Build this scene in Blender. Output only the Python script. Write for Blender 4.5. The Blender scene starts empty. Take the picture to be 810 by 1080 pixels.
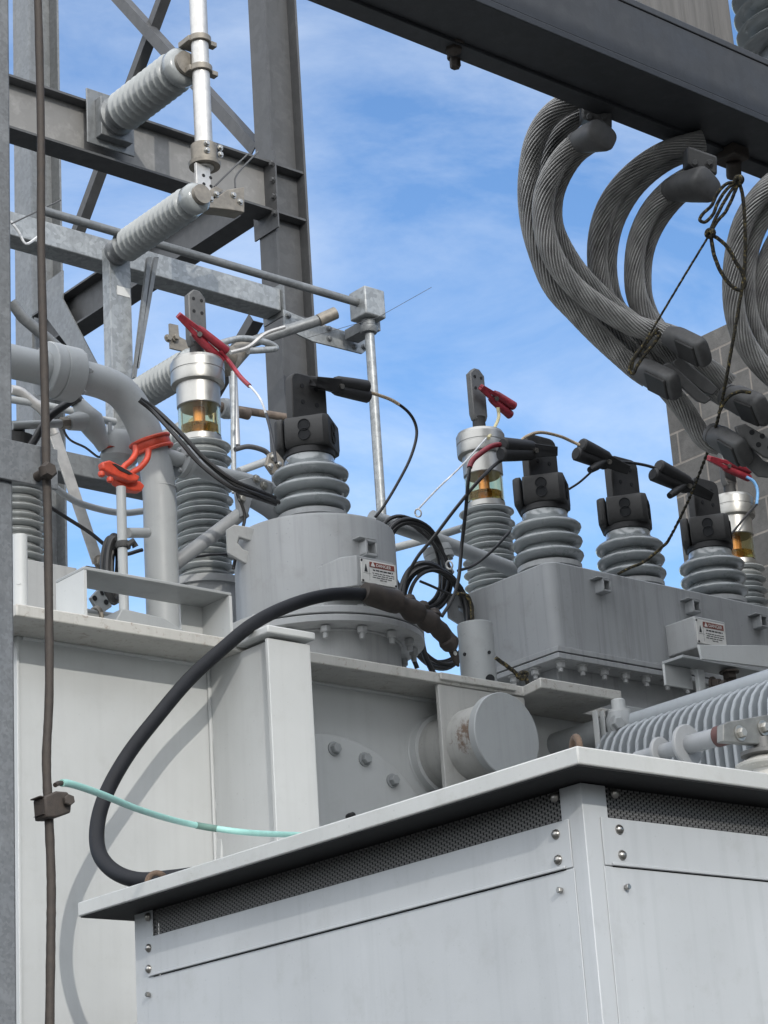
import bpy, math, random
from mathutils import Vector as V, Matrix, Quaternion
random.seed(7)
SC = bpy.context.scene
COL = SC.collection
R_ = math.radians

# ------------------------------------------------------------------ camera
CAM = V((0, 0, 1.65)); FPX = 2340.25
def cam_axes(yaw, pitch, roll):
    f = V((math.sin(yaw)*math.cos(pitch), math.cos(yaw)*math.cos(pitch), math.sin(pitch)))
    r = V((math.cos(yaw), -math.sin(yaw), 0)); d = f.cross(r)
    c, s = math.cos(roll), math.sin(roll)
    return c*r + s*d, -s*r + c*d, f
AR, AD, AF = cam_axes(R_(41.0433), R_(19.48), R_(3.845))
def ray(x, y): return ((x-405)/FPX)*AR + ((y-540)/FPX)*AD + AF
def PA(a, v, x, y):
    r = ray(x, y); return CAM + r*((v-CAM[a])/r[a])
def PX(x, y, v): return PA(0, v, x, y)
def PY(x, y, v): return PA(1, v, x, y)
def PZ(x, y, v): return PA(2, v, x, y)
def PD(x, y, d): return CAM + ray(x, y)*d
def depth(p): return (V(p)-CAM).dot(AF)
def m_per_px(p): return depth(p)/FPX

cd = bpy.data.cameras.new('camera'); cam = bpy.data.objects.new('camera', cd); COL.objects.link(cam)
cam.matrix_world = Matrix(((AR.x, -AD.x, -AF.x, CAM.x), (AR.y, -AD.y, -AF.y, CAM.y), (AR.z, -AD.z, -AF.z, CAM.z), (0, 0, 0, 1)))
cd.sensor_fit = 'VERTICAL'; cd.sensor_height = 36; cd.lens = 36*FPX/1080
cd.clip_start = .05; cd.clip_end = 3000
SC.camera = cam

# ------------------------------------------------------------------ materials
class NT:
    def __init__(s, name):
        s.m = bpy.data.materials.new(name); s.m.use_nodes = True
        s.t = s.m.node_tree; s.t.nodes.clear()
        s.out = s.n('ShaderNodeOutputMaterial'); s.b = s.n('ShaderNodeBsdfPrincipled')
        s.l(s.b.outputs[0], s.out.inputs[0])
        s.tc = s.n('ShaderNodeNewGeometry').outputs['Position']
    def n(s, t, **k):
        o = s.t.nodes.new(t)
        for a, v in k.items(): setattr(o, a, v)
        return o
    def l(s, a, b): s.t.links.new(a, b)
    def mp(s, scale, src=None):
        m = s.n('ShaderNodeVectorMath', operation='MULTIPLY'); s.l(src or s.tc, m.inputs[0]); m.inputs[1].default_value = scale
        return m.outputs[0]
    def noise(s, scale, detail=4, rough=.6, src=None, dist=0):
        n = s.n('ShaderNodeTexNoise'); n.inputs['Scale'].default_value = 1; n.inputs['Detail'].default_value = detail
        n.inputs['Roughness'].default_value = rough; n.inputs['Distortion'].default_value = dist
        s.l(s.mp(scale if hasattr(scale, '__len__') else (scale,)*3, src), n.inputs['Vector']); return n.outputs['Fac']
    def ramp(s, f, *st):
        r = s.n('ShaderNodeValToRGB'); e = r.color_ramp.elements
        while len(e) < len(st): e.new(.5)
        for i, (p, c) in enumerate(st):
            e[i].position = p; e[i].color = (*c, 1) if hasattr(c, '__len__') else (c, c, c, 1)
        s.l(f, r.inputs[0]); return r.outputs[0]
    def math(s, op, a, b=None):
        m = s.n('ShaderNodeMath', operation=op)
        for i, x in enumerate((a, b)):
            if x is None: continue
            if isinstance(x, (int, float)): m.inputs[i].default_value = x
            else: s.l(x, m.inputs[i])
        return m.outputs[0]
    def mix(s, f, a, b, bt='MIX'):
        m = s.n('ShaderNodeMix', data_type='RGBA', blend_type=bt)
        for i, x in ((0, f), (6, a), (7, b)):
            if hasattr(x, 'links') or hasattr(x, 'is_linked'): s.l(x, m.inputs[i])
            elif i == 0: m.inputs[0].default_value = x
            else: m.inputs[i].default_value = (*x, 1)
        return m.outputs[2]
    def bump(s, h, strength, dist=.002):
        b = s.n('ShaderNodeBump'); b.inputs['Strength'].default_value = strength; b.inputs['Distance'].default_value = dist
        s.l(h, b.inputs['Height']); s.l(b.outputs[0], s.b.inputs['Normal'])
    def set(s, **k):
        for a, v in k.items():
            i = s.b.inputs[a.replace('_', ' ')]
            if hasattr(v, 'is_linked'): s.l(v, i)
            else: i.default_value = (*v, 1) if hasattr(v, '__len__') and len(v) == 3 else v
        return s

def paint(name, c, dirt=.35, rough=.45, streak=.25, rust=0., specks=.3, rt=.53, patch=None):
    t = NT(name)
    big = t.noise(1.7, 5, .6)
    col = t.mix(t.ramp(big, (.35, 0), (.7, 1)), tuple(x*.93 for x in c), tuple(min(1, x*1.06) for x in c))
    st = t.noise((26, 26, 1.1), 4, .65)
    col = t.mix(t.math('MULTIPLY', t.ramp(st, (.5, 0), (.75, 1)), streak), col, tuple(x*.62 for x in c))
    gr = t.noise(9, 6, .7)
    col = t.mix(t.math('MULTIPLY', t.ramp(gr, (.55, 0), (.8, 1)), dirt), col, (c[0]*.62, c[1]*.6, c[2]*.55))
    sp = t.noise(95, 2, .5)
    col = t.mix(t.math('MULTIPLY', t.ramp(sp, (.7, 0), (.76, 1)), specks), col, tuple(x*.4 for x in c))
    if rust:
        rn = t.noise(30, 6, .75, dist=.5)
        col = t.mix(t.math('MULTIPLY', t.ramp(rn, (rt, 0), (rt+.11, 1)), rust), col, (.15, .085, .045))
    if patch:                                   # a rust stain with a place and size of its own
        c0, r0 = patch
        d = t.n('ShaderNodeVectorMath', operation='DISTANCE'); t.l(t.tc, d.inputs[0]); d.inputs[1].default_value = c0
        rn = t.math('SUBTRACT', t.noise(34, 6, .75, dist=.4), t.math('MULTIPLY', d.outputs['Value'], .30/r0))
        col = t.mix(t.math('MULTIPLY', t.ramp(rn, (.20, 0), (.36, 1)), .85), col, (.13, .075, .045))
    t.set(Base_Color=col, Roughness=t.ramp(gr, (.3, rough-.06), (.8, rough+.15)), Specular_IOR_Level=.35)
    b1 = t.n('ShaderNodeBump'); b1.inputs['Strength'].default_value = .35; b1.inputs['Distance'].default_value = .02
    t.l(t.noise(2.6, 2, .5), b1.inputs['Height'])
    t.bump(t.noise(140, 3, .6), .12, .0015)
    bn = [q for q in t.t.nodes if q.type == 'BUMP'][-1]; t.l(b1.outputs[0], bn.inputs['Normal'])
    return t.m

def galv(name, c, contrast=.5, rough=.5, metal=.35, scale=45):
    t = NT(name)
    v = t.n('ShaderNodeTexVoronoi'); v.inputs['Scale'].default_value = 1; t.l(t.mp((scale,)*3), v.inputs['Vector'])
    sp = t.n('ShaderNodeSeparateColor'); t.l(v.outputs['Color'], sp.inputs[0])
    a = t.mix(t.math('MULTIPLY', sp.outputs[0], contrast*.7), tuple(x*.75 for x in c), tuple(x*1.3 for x in c))
    n = t.noise(7, 6, .7)
    a = t.mix(t.math('MULTIPLY', t.ramp(n, (.52, 0), (.75, 1)), .45), a, tuple(x*1.7 for x in c))
    n2 = t.noise((18, 18, 1.5), 4, .7)
    a = t.mix(t.math('MULTIPLY', t.ramp(n2, (.52, 0), (.78, 1)), .45), a, tuple(x*.5 for x in c))
    t.set(Base_Color=a, Metallic=metal, Roughness=t.ramp(n, (.3, rough-.1), (.8, rough+.15)))
    t.bump(t.noise(90, 3, .6), .15, .002)
    return t.m

def plain(name, c, rough=.5, metal=0., var=.25, scale=25, bump=.1, **k):
    t = NT(name)
    n = t.noise(scale, 5, .65)
    t.set(Base_Color=t.mix(t.ramp(n, (.3, 0), (.75, 1)), tuple(x*(1-var) for x in c), tuple(min(1, x*(1+var)) for x in c)),
          Roughness=t.ramp(n, (.3, max(.03, rough-.07)), (.75, min(1, rough+.1))), Metallic=metal, **k)
    if bump: t.bump(t.noise(scale*6, 3, .6), bump, .002)
    return t.m

M = {}
M['tank'] = paint('tank_paint', (.485, .50, .50), dirt=.2, streak=.14, specks=.25)
M['edge'] = paint('weathered_edge_paint', (.46, .455, .43), dirt=.6, streak=.4, rust=.5, specks=.8, rt=.552)
M['turret'] = paint('turret_paint', (.35, .36, .365), dirt=.4, streak=.5, specks=.4)
M['turret_box'] = paint('box_turret_paint', (.30, .312, .322), dirt=.5, streak=.75, specks=.4)
M['cab'] = paint('cabinet_paint', (.435, .455, .47), dirt=.3, streak=.22, specks=.2, rough=.42)
M['lid'] = paint('lid_paint', (.46, .47, .46), dirt=.4, streak=.1, specks=.4, rust=.05)
M['fit'] = paint('fitting_paint', (.32, .335, .34), dirt=.35, streak=.2, specks=.3)
M['rustfit'] = paint('rust_stained_paint', (.40, .40, .385), dirt=.5, streak=.5, specks=.4, patch=((PY(486, 772, 5.88)), .085))
M['rad'] = paint('radiator_paint', (.33, .355, .375), dirt=.2, streak=.2, specks=.2, rough=.4)
M['galv'] = galv('galvanised_steel', (.20, .21, .215))
M['galv_light'] = galv('bright_galvanised_steel', (.29, .305, .31), rough=.45, contrast=.9)
M['steel_sunlit'] = galv('sunlit_structural_steel', (.25, .247, .24), contrast=.15, metal=.05, rough=.65, scale=20)  # sunlit tone of the upper beam's web, put into the colour
M['strut'] = paint('strut_paint', (.24, .25, .26))
M['brownpipe'] = plain('brown_pipe', (.15, .115, .09), rough=.7, var=.35)
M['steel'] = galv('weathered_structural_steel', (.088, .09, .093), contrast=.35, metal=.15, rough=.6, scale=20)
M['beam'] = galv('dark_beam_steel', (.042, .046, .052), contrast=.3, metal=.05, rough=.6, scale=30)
M['post'] = galv('post_galvanising', (.17, .18, .19), contrast=.7, metal=.2, rough=.5, scale=140)
M['porc'] = plain('grey_porcelain', (.23, .25, .255), rough=.3, var=.12, scale=9, bump=.03, Coat_Weight=1., Coat_Roughness=.05)
M['porc_mid'] = plain('mid_grey_porcelain', (.32, .34, .34), rough=.3, var=.12, scale=9, bump=.03, Coat_Weight=1., Coat_Roughness=.05)
M['porc_light'] = plain('pale_porcelain', (.255, .27, .27), rough=.22, var=.1, scale=12, bump=.03, Coat_Weight=.3)
M['rubber'] = plain('black_rubber', (.018, .018, .019), rough=.6, var=.4, bump=.15)
M['palm'] = plain('dark_coated_terminal', (.027, .0265, .026), rough=.6, var=.4, bump=.25)
M['spade'] = plain('dull_grey_terminal', (.12, .12, .118), rough=.55, metal=.4, var=.2)
M['cable'] = plain('black_cable_sheath', (.0105, .0115, .0145), rough=.62, var=.35, scale=14, bump=.2, Specular_IOR_Level=.25)
M['conduit'] = plain('brown_black_fitting', (.035, .028, .024), rough=.7, var=.5, bump=.3)
M['alu'] = plain('machined_aluminium', (.37, .365, .345), rough=.38, metal=.85, var=.12, scale=18, bump=0)
M['tube'] = plain('weathered_aluminium_tube', (.50, .49, .47), rough=.45, metal=.6, var=.2, scale=14)
M['clampm'] = plain('tan_bronze_clamp', (.22, .20, .17), rough=.55, metal=.4, var=.3)
M['strand'] = plain('stranded_aluminium', (.33, .325, .315), rough=.45, metal=.4, var=.35, scale=14, bump=.1)
M['lug'] = plain('grey_cast_lug', (.10, .10, .10), rough=.6, metal=.2, var=.25, bump=.2)
M['bolt'] = plain('zinc_bolt', (.38, .37, .34), rough=.4, metal=.7, var=.25)
M['soffit_shade'] = plain('painted_soffit_shade', (.022, .023, .025), rough=.9, var=.3)  # shade under the lid overhang, put into the colour
M['rivet'] = plain('steel_rivet', (.33, .32, .30), rough=.3, metal=.9, var=.15)
M['dark'] = plain('dark_interior', (.012, .013, .015), rough=.9)
M['rust'] = plain('rusty_iron', (.105, .07, .048), rough=.8, var=.5, scale=40, bump=.4)
M['rod'] = plain('oxidised_copper_cable', (.045, .036, .030), rough=.7, var=.35, scale=60, bump=.4)
M['copper'] = plain('copper_stud', (.62, .30, .14), rough=.35, metal=.8, var=.2)
M['redclip'] = plain('red_plastic', (.23, .018, .03), rough=.5, var=.35)
M['red'] = plain('orange_red_enamel', (.50, .055, .025), rough=.45, var=.3)
M['green'] = plain('pale_green_insulation', (.30, .55, .50), rough=.5, var=.12)
M['tape'] = plain('grey_green_tape', (.11, .20, .17), rough=.7, var=.3)
M['white'] = plain('white_label', (.62, .62, .60), rough=.5, var=.1)
M['ink'] = plain('black_ink', (.03, .03, .035), rough=.6)
M['sign_red'] = plain('faded_red_ink', (.20, .05, .035), rough=.6)
M['blackwire'] = plain('black_wire', (.012, .012, .013), rough=.45)
M['bluewire'] = plain('blue_wire', (.12, .30, .55), rough=.45)
M['beigewire'] = plain('beige_wire', (.42, .33, .22), rough=.5)
M['yellowwire'] = plain('pale_yellow_wire', (.6, .53, .3), rough=.5)
M['whitewire'] = plain('thin_bare_wire', (.55, .56, .57), rough=.4)
M['gravel'] = plain('gravel', (.05, .05, .048), rough=.95, var=.6, scale=30, bump=.8)
M['concrete'] = plain('concrete', (.08, .078, .074), rough=.9, var=.25, scale=8, bump=.3)

def glass_mat():
    t = NT('oil_sight_glass')
    t.set(Base_Color=(.88, .83, .60), Roughness=.04, IOR=1.2, Transmission_Weight=1.0)
    return t.m
M['glass'] = glass_mat()
def oil_mat():
    t = NT('amber_oil'); t.set(Base_Color=(.50, .36, .14), Roughness=.05, IOR=1.25, Transmission_Weight=.9); return t.m
M['oil'] = oil_mat()

def rope_mat():
    t = NT('yellow_black_rope')
    n = t.noise(95, 2, .5)
    t.set(Base_Color=t.ramp(n, (.42, (.012, .011, .009)), (.58, (.045, .038, .02)), (.72, (.22, .165, .055))), Roughness=.85); return t.m
M['rope'] = rope_mat()

def perf_mat():
    t = NT('perforated_screen')
    sx = t.n('ShaderNodeSeparateXYZ'); t.l(t.tc, sx.inputs[0])
    u = t.math('ADD', sx.outputs[0], sx.outputs[1]); v = sx.outputs[2]
    k = 2*math.pi/.0100
    cs = None
    for a in (0, 60, 120):
        c, s_ = math.cos(R_(a))*k, math.sin(R_(a))*k
        w = t.math('COSINE', t.math('ADD', t.math('MULTIPLY', u, c), t.math('MULTIPLY', v, s_)))
        cs = w if cs is None else t.math('ADD', cs, w)
    hole = t.math('GREATER_THAN', cs, -.80)
    t.set(Base_Color=(.17, .17, .168), Metallic=.2, Roughness=.5)
    tr = t.n('ShaderNodeBsdfTransparent'); mx = t.n('ShaderNodeMixShader')
    t.l(hole, mx.inputs[0]); t.l(t.b.outputs[0], mx.inputs[1]); t.l(tr.outputs[0], mx.inputs[2]); t.l(mx.outputs[0], t.out.inputs[0])
    return t.m
M['perf'] = perf_mat()

def block_mat():
    t = NT('concrete_blockwork')
    sx = t.n('ShaderNodeSeparateXYZ'); t.l(t.tc, sx.inputs[0])
    cb = t.n('ShaderNodeCombineXYZ'); t.l(t.math('ADD', sx.outputs[1], sx.outputs[0]), cb.inputs[0]); t.l(sx.outputs[2], cb.inputs[1])
    b = t.n('ShaderNodeTexBrick'); t.l(cb.outputs[0], b.inputs['Vector'])
    b.inputs['Scale'].default_value = 1; b.inputs['Brick Width'].default_value = .40; b.inputs['Row Height'].default_value = .20
    b.inputs['Mortar Size'].default_value = .007; b.inputs['Mortar Smooth'].default_value = .2; b.inputs['Bias'].default_value = -.2
    b.inputs['Color1'].default_value = (.12, .117, .112, 1); b.inputs['Color2'].default_value = (.085, .083, .08, 1); b.inputs['Mortar'].default_value = (.22, .20, .18, 1)
    n = t.noise(14, 6, .75); n2 = t.noise(2.2, 4, .6)
    c = t.mix(.75, b.outputs['Color'], t.ramp(n, (.25, .55), (.75, 1.3)), 'MULTIPLY')
    c = t.mix(.7, c, t.ramp(n2, (.3, .65), (.7, 1.25)), 'MULTIPLY')
    t.set(Base_Color=c, Roughness=.9)
    h = t.math('ADD', t.math('MULTIPLY', b.outputs['Fac'], -1.), t.math('MULTIPLY', t.noise(60, 4, .7), .5))
    t.bump(h, .6, .008); return t.m
M['block'] = block_mat()
def timber():
    t = NT('weathered_grey_pier')
    n = t.noise((22, 22, 1.6), 5, .7)
    t.set(Base_Color=t.ramp(n, (.25, (.09, .088, .084)), (.75, (.165, .16, .155))), Roughness=.9); t.bump(n, .6, .01); return t.m
M['pier'] = timber()

# ------------------------------------------------------------------ mesh helpers
class G:
    def __init__(s): s.v = []; s.f = []
    def add(s, vs, fs):
        b = len(s.v); s.v += [tuple(p) for p in vs]; s.f += [[i+b for i in f] for f in fs]; return s
    def box(s, lo, hi):
        a = [min(x, y) for x, y in zip(lo, hi)]; c = [max(x, y) for x, y in zip(lo, hi)]
        vs = [(x, y, z) for z in (a[2], c[2]) for y in (a[1], c[1]) for x in (a[0], c[0])]
        return s.add(vs, [[0, 2, 3, 1], [4, 5, 7, 6], [0, 1, 5, 4], [2, 6, 7, 3], [0, 4, 6, 2], [1, 3, 7, 5]])
    def obox(s, c, ax, ay, az):        # oriented box: centre + three half vectors
        c, ax, ay, az = V(c), V(ax), V(ay), V(az)
        vs = [c+i*ax+j*ay+k*az for k in (-1, 1) for j in (-1, 1) for i in (-1, 1)]
        return s.add(vs, [[0, 2, 3, 1], [4, 5, 7, 6], [0, 1, 5, 4], [2, 6, 7, 3], [0, 4, 6, 2], [1, 3, 7, 5]])
    def prism(s, pts, ex):
        n = len(pts); ex = V(ex); vs = [V(p) for p in pts] + [V(p)+ex for p in pts]
        return s.add(vs, [list(range(n))[::-1], list(range(n, 2*n))] + [[i, (i+1) % n, n+(i+1) % n, n+i] for i in range(n)])
    def lathe(s, prof, o, ax=(0, 0, 1), n=32, caps=True, ph=0., sx=1., ref=None):
        ax = V(ax).normalized(); o = V(o)
        u = V(ref) if ref else (ax.orthogonal() if abs(ax.z) < .99 else V((1, 0, 0)))
        u = (u - ax*u.dot(ax)).normalized(); w = ax.cross(u)
        vs = []
        for r, h in prof:
            for i in range(n):
                a = 2*math.pi*i/n + ph
                vs.append(o + ax*h + u*(math.cos(a)*r*sx) + w*(math.sin(a)*r))
        m = len(prof)
        fs = [[j*n+i, j*n+(i+1) % n, (j+1)*n+(i+1) % n, (j+1)*n+i] for j in range(m-1) for i in range(n)]
        if caps: fs += [list(range(n))[::-1], [(m-1)*n+i for i in range(n)]]
        return s.add(vs, fs)
    def cyl(s, a, b, r, n=20, r2=None):
        a, b = V(a), V(b); d = b-a
        return s.lathe([(r, 0), (r if r2 is None else r2, d.length)], a, d, n)
    def tube(s, pts, r, n=10, closed=False):
        pts = [V(p) for p in pts]; m = len(pts)
        rs = r if hasattr(r, '__len__') else [r]*m
        vs = []; prev = None
        for i in range(m):
            t = (pts[(i+1) % m]-pts[i-1]) if closed else (pts[min(i+1, m-1)]-pts[max(i-1, 0)])
            t.normalize()
            if prev is None: u = t.orthogonal().normalized()
            else:
                u = prev - t*prev.dot(t); u.normalize()
            prev = u; w = t.cross(u)
            vs += [pts[i] + (u*math.cos(2*math.pi*k/n) + w*math.sin(2*math.pi*k/n))*rs[i] for k in range(n)]
        fs = [[i*n+k, i*n+(k+1) % n, ((i+1) % m)*n+(k+1) % n, ((i+1) % m)*n+k] for i in range(m if closed else m-1) for k in range(n)]
        if not closed: fs += [list(range(n))[::-1], [(m-1)*n+k for k in range(n)]]
        return s.add(vs, fs)
    def strand(s, pts, r, lobes=14, turns=9., ph=0.):
        pts = [V(p) for p in pts]; m = len(pts); n = lobes*4; vs = []; prev = None; L = 0; tot = sum((pts[i+1]-pts[i]).length for i in range(m-1))
        for i in range(m):
            t = (pts[min(i+1, m-1)]-pts[max(i-1, 0)]).normalized()
            u = t.orthogonal().normalized() if prev is None else (prev - t*prev.dot(t)).normalized()
            prev = u; w = t.cross(u)
            if i: L += (pts[i]-pts[i-1]).length
            tw = ph + L*turns + .35*math.sin(L*4.3+ph*7)
            wob = 1 + .025*math.sin(L*9+ph*11) + .015*math.sin(L*23+ph*5)
            for k in range(n):
                a = 2*math.pi*k/n + tw
                q = abs(math.sin(lobes*math.pi*k/n))
                rr = r*wob*(.82 + .18*math.sqrt(q))
                vs.append(pts[i] + (u*math.cos(a)+w*math.sin(a))*rr)
        fs = [[i*n+k, i*n+(k+1) % n, (i+1)*n+(k+1) % n, (i+1)*n+k] for i in range(m-1) for k in range(n)]
        fs += [list(range(n))[::-1], [(m-1)*n+k for k in range(n)]]
        return s.add(vs, fs)
    def torus(s, c, ax, R, r, n=28, m=10, a0=0, a1=360, ref=None):
        ax = V(ax).normalized(); u = V(ref) if ref else ax.orthogonal(); u = (u-ax*u.dot(ax)).normalized(); w = ax.cross(u)
        full = abs(a1-a0) >= 360
        k = n if full else n+1
        pts = [V(c)+(u*math.cos(R_(a0+(a1-a0)*i/n))+w*math.sin(R_(a0+(a1-a0)*i/n)))*R for i in range(k)]
        return s.tube(pts, r, m, closed=full)
    def bolt(s, c, ax, r=.014, h=.012, washer=True, stud=0):
        ax = V(ax).normalized(); c = V(c)
        if washer: s.lathe([(r*1.35, 0), (r*1.35, h*.22)], c, ax, 16)
        s.lathe([(r, h*.2), (r, h*.9), (r*.85, h)], c, ax, 6, ph=random.random())
        if stud: s.lathe([(r*.55, h), (r*.55, h+stud)], c, ax, 10)
        return s

def smooth(pts, k=8):
    pts = [V(p) for p in pts]; out = []
    P = [pts[0]*2-pts[1]] + pts + [pts[-1]*2-pts[-2]]
    for i in range(1, len(P)-2):
        a, b, c, d = P[i-1:i+3]
        for j in range(k):
            t = j/k
            out.append(.5*((2*b)+(c-a)*t+(2*a-5*b+4*c-d)*t*t+(3*b-a-3*c+d)*t**3))
    out.append(pts[-1]); return out

def build(name, g, mat, parent=None, bev=0., sharp=38, label=None):
    off = V(parent['_w']) if parent is not None else V((0, 0, 0))
    me = bpy.data.meshes.new(name); me.from_pydata([tuple(V(p)-off) for p in g.v], [], g.f); me.update()
    me.polygons.foreach_set('use_smooth', [True]*len(me.polygons)); me.set_sharp_from_angle(angle=R_(sharp))
    o = bpy.data.objects.new(name, me); COL.objects.link(o)
    o.data.materials.append(M[mat] if isinstance(mat, str) else mat)
    if bev:
        b = o.modifiers.new('bevel', 'BEVEL'); b.width = bev; b.segments = 2; b.limit_method = 'ANGLE'; b.angle_limit = R_(50)
    if parent is not None:
        o.parent = parent; o['_w'] = tuple(off)
    else: o['_w'] = (0, 0, 0)
    if label: o['label'] = label
    return o
def thing(name, label, cat, loc, group=None):
    o = bpy.data.objects.new(name, None); COL.objects.link(o); o.location = V(loc); o.empty_display_size = .1
    o['label'] = label; o['category'] = cat; o['_w'] = tuple(V(loc))
    if group: o['group'] = group
    return o
def tag(o, label, cat, group=None):
    o['label'] = label; o['category'] = cat
    if group: o['group'] = group
    return o
def dup(src, loc, label, rotz=0):
    r = src.copy(); COL.objects.link(r); r.location = V(loc); r.rotation_euler.z += rotz; r['label'] = label
    for ch in list(src.children):
        c = ch.copy(); COL.objects.link(c); c.parent = r
        for gch in list(ch.children):
            d = gch.copy(); COL.objects.link(d); d.parent = c
    return r
def text_mesh(name, body, size, origin, xdir, zdir, mat, parent):
    cu = bpy.data.curves.new(name, 'FONT'); cu.body = body; cu.size = size; cu.align_x = 'LEFT'; cu.extrude = .0004
    tmp = bpy.data.objects.new('tmp', cu); COL.objects.link(tmp)
    me = bpy.data.meshes.new_from_object(tmp.evaluated_get(bpy.context.evaluated_depsgraph_get()))
    bpy.data.objects.remove(tmp); bpy.data.curves.remove(cu)
    x, z = V(xdir).normalized(), V(zdir).normalized()
    g = G(); n = x.cross(z)
    g.add([V(origin)+x*p.co.x+z*p.co.y+n*p.co.z for p in me.vertices], [list(p.vertices) for p in me.polygons])
    bpy.data.meshes.remove(me)
    return build(name, g, mat, parent)
def struct(o): o['kind'] = 'structure'; return o
Z = V((0, 0, 1)); X_ = V((1, 0, 0)); Y_ = V((0, 1, 0))

# ------------------------------------------------------------------ world, sun, exposure
SUN = V((-.40, -1., .47)).normalized()
elev = math.asin(SUN.z); azim = math.atan2(SUN.x, SUN.y)
W = bpy.data.worlds.new('World'); SC.world = W; W.use_nodes = True
nt = W.node_tree; nt.nodes.clear()
wo = nt.nodes.new('ShaderNodeOutputWorld'); bg = nt.nodes.new('ShaderNodeBackground')
sky = nt.nodes.new('ShaderNodeTexSky'); sky.sky_type = 'NISHITA'; sky.sun_disc = False
sky.sun_elevation = elev; sky.sun_rotation = azim; sky.air_density = 1.0; sky.dust_density = .6; sky.ozone_density = 1.4
tcw = nt.nodes.new('ShaderNodeTexCoord')
mpw = nt.nodes.new('ShaderNodeMapping'); mpw.inputs['Scale'].default_value = (2.2, 5.0, 8.5); mpw.inputs['Rotation'].default_value = (.35, .2, .5)
nz = nt.nodes.new('ShaderNodeTexNoise'); nz.inputs['Scale'].default_value = 1.5; nz.inputs['Detail'].default_value = 12; nz.inputs['Roughness'].default_value = .62; nz.inputs['Distortion'].default_value = .35
rp = nt.nodes.new('ShaderNodeValToRGB'); rp.color_ramp.elements[0].position = .40; rp.color_ramp.elements[1].position = .84
mxw = nt.nodes.new('ShaderNodeMix'); mxw.data_type = 'RGBA'
mlt = nt.nodes.new('ShaderNodeMath'); mlt.operation = 'MULTIPLY'; mlt.inputs[1].default_value = .58
L = nt.links.new
L(tcw.outputs['Generated'], mpw.inputs[0]); L(mpw.outputs[0], nz.inputs['Vector']); L(nz.outputs['Fac'], rp.inputs[0]); L(rp.outputs[0], mlt.inputs[0])
L(mlt.outputs[0], mxw.inputs[0]); hs = nt.nodes.new('ShaderNodeHueSaturation'); hs.inputs['Saturation'].default_value = 1.2; hs.inputs['Value'].default_value = 1.08; hs.inputs['Hue'].default_value = .506; L(sky.outputs[0], hs.inputs['Color']); L(hs.outputs[0], mxw.inputs[6]); mxw.inputs[7].default_value = (5.2, 5.7, 6.3, 1)
vd = nt.nodes.new('ShaderNodeVectorMath'); vd.operation = 'DOT_PRODUCT'; L(tcw.outputs['Generated'], vd.inputs[0]); vd.inputs[1].default_value = V((-.66, -.42, .62)).normalized()
hz = nt.nodes.new('ShaderNodeMapRange'); hz.interpolation_type = 'SMOOTHSTEP'; L(vd.outputs['Value'], hz.inputs[0])      # bright veil added to the unseen sky for fill light, behind the photographer
hz.inputs[1].default_value = -.15; hz.inputs[2].default_value = .9; hz.inputs[3].default_value = 0; hz.inputs[4].default_value = .95
mxh = nt.nodes.new('ShaderNodeMix'); mxh.data_type = 'RGBA'; L(hz.outputs[0], mxh.inputs[0]); L(mxw.outputs[2], mxh.inputs[6]); mxh.inputs[7].default_value = (14.0, 14.3, 14.8, 1)
L(mxh.outputs[2], bg.inputs[0]); bg.inputs[1].default_value = .15; L(bg.outputs[0], wo.inputs[0])
sl = bpy.data.lights.new('sun', 'SUN'); sl.energy = 1.45; sl.angle = R_(.6); sl.color = (1, .95, .87)
so = bpy.data.objects.new('sun', sl); COL.objects.link(so); so.rotation_euler = SUN.to_track_quat('Z', 'Y').to_euler(); so.location = (0, -5, 20)
SC.view_settings.view_transform = 'Standard'; SC.view_settings.look = 'None'; SC.view_settings.exposure = 0.35; SC.view_settings.gamma = 1
SC.render.engine = 'CYCLES'

# ------------------------------------------------------------------ ground
g = G(); g.add([(-300, -300, 0), (300, -300, 0), (300, 300, 0), (-300, 300, 0)], [[0, 1, 2, 3]]); struct(build('ground', g, 'gravel'))
M['added_hill'] = plain('added_hillside', (.035, .045, .025), rough=1., var=.5, scale=.05, bump=0)  # unseen hill ring added to block light from the low sky
g = G(); hn = 72; rr_ = random.Random(4)
ring = [(260, -1), (150, 0)]; top_ = [30+14*math.sin(i*.35)+9*math.sin(i*1.1+1)+rr_.uniform(-2, 2) for i in range(hn)]
vs = []
for R, k in ((130, 0), (170, .55), (210, .92), (250, 1.), (300, -.02)):
    vs += [(math.cos(2*math.pi*i/hn)*R, math.sin(2*math.pi*i/hn)*R, top_[i]*k-.3) for i in range(hn)]
g.add(vs, [[j*hn+i, j*hn+(i+1) % hn, (j+1)*hn+(i+1) % hn, (j+1)*hn+i] for j in range(4) for i in range(hn)]); struct(build('added_hills', g, 'added_hill', sharp=80))
g = G(); g.box((2.6, 3.2, .001), (9.5, 9.0, .15)); struct(build('concrete_pad', g, 'concrete', bev=.01))

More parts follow.
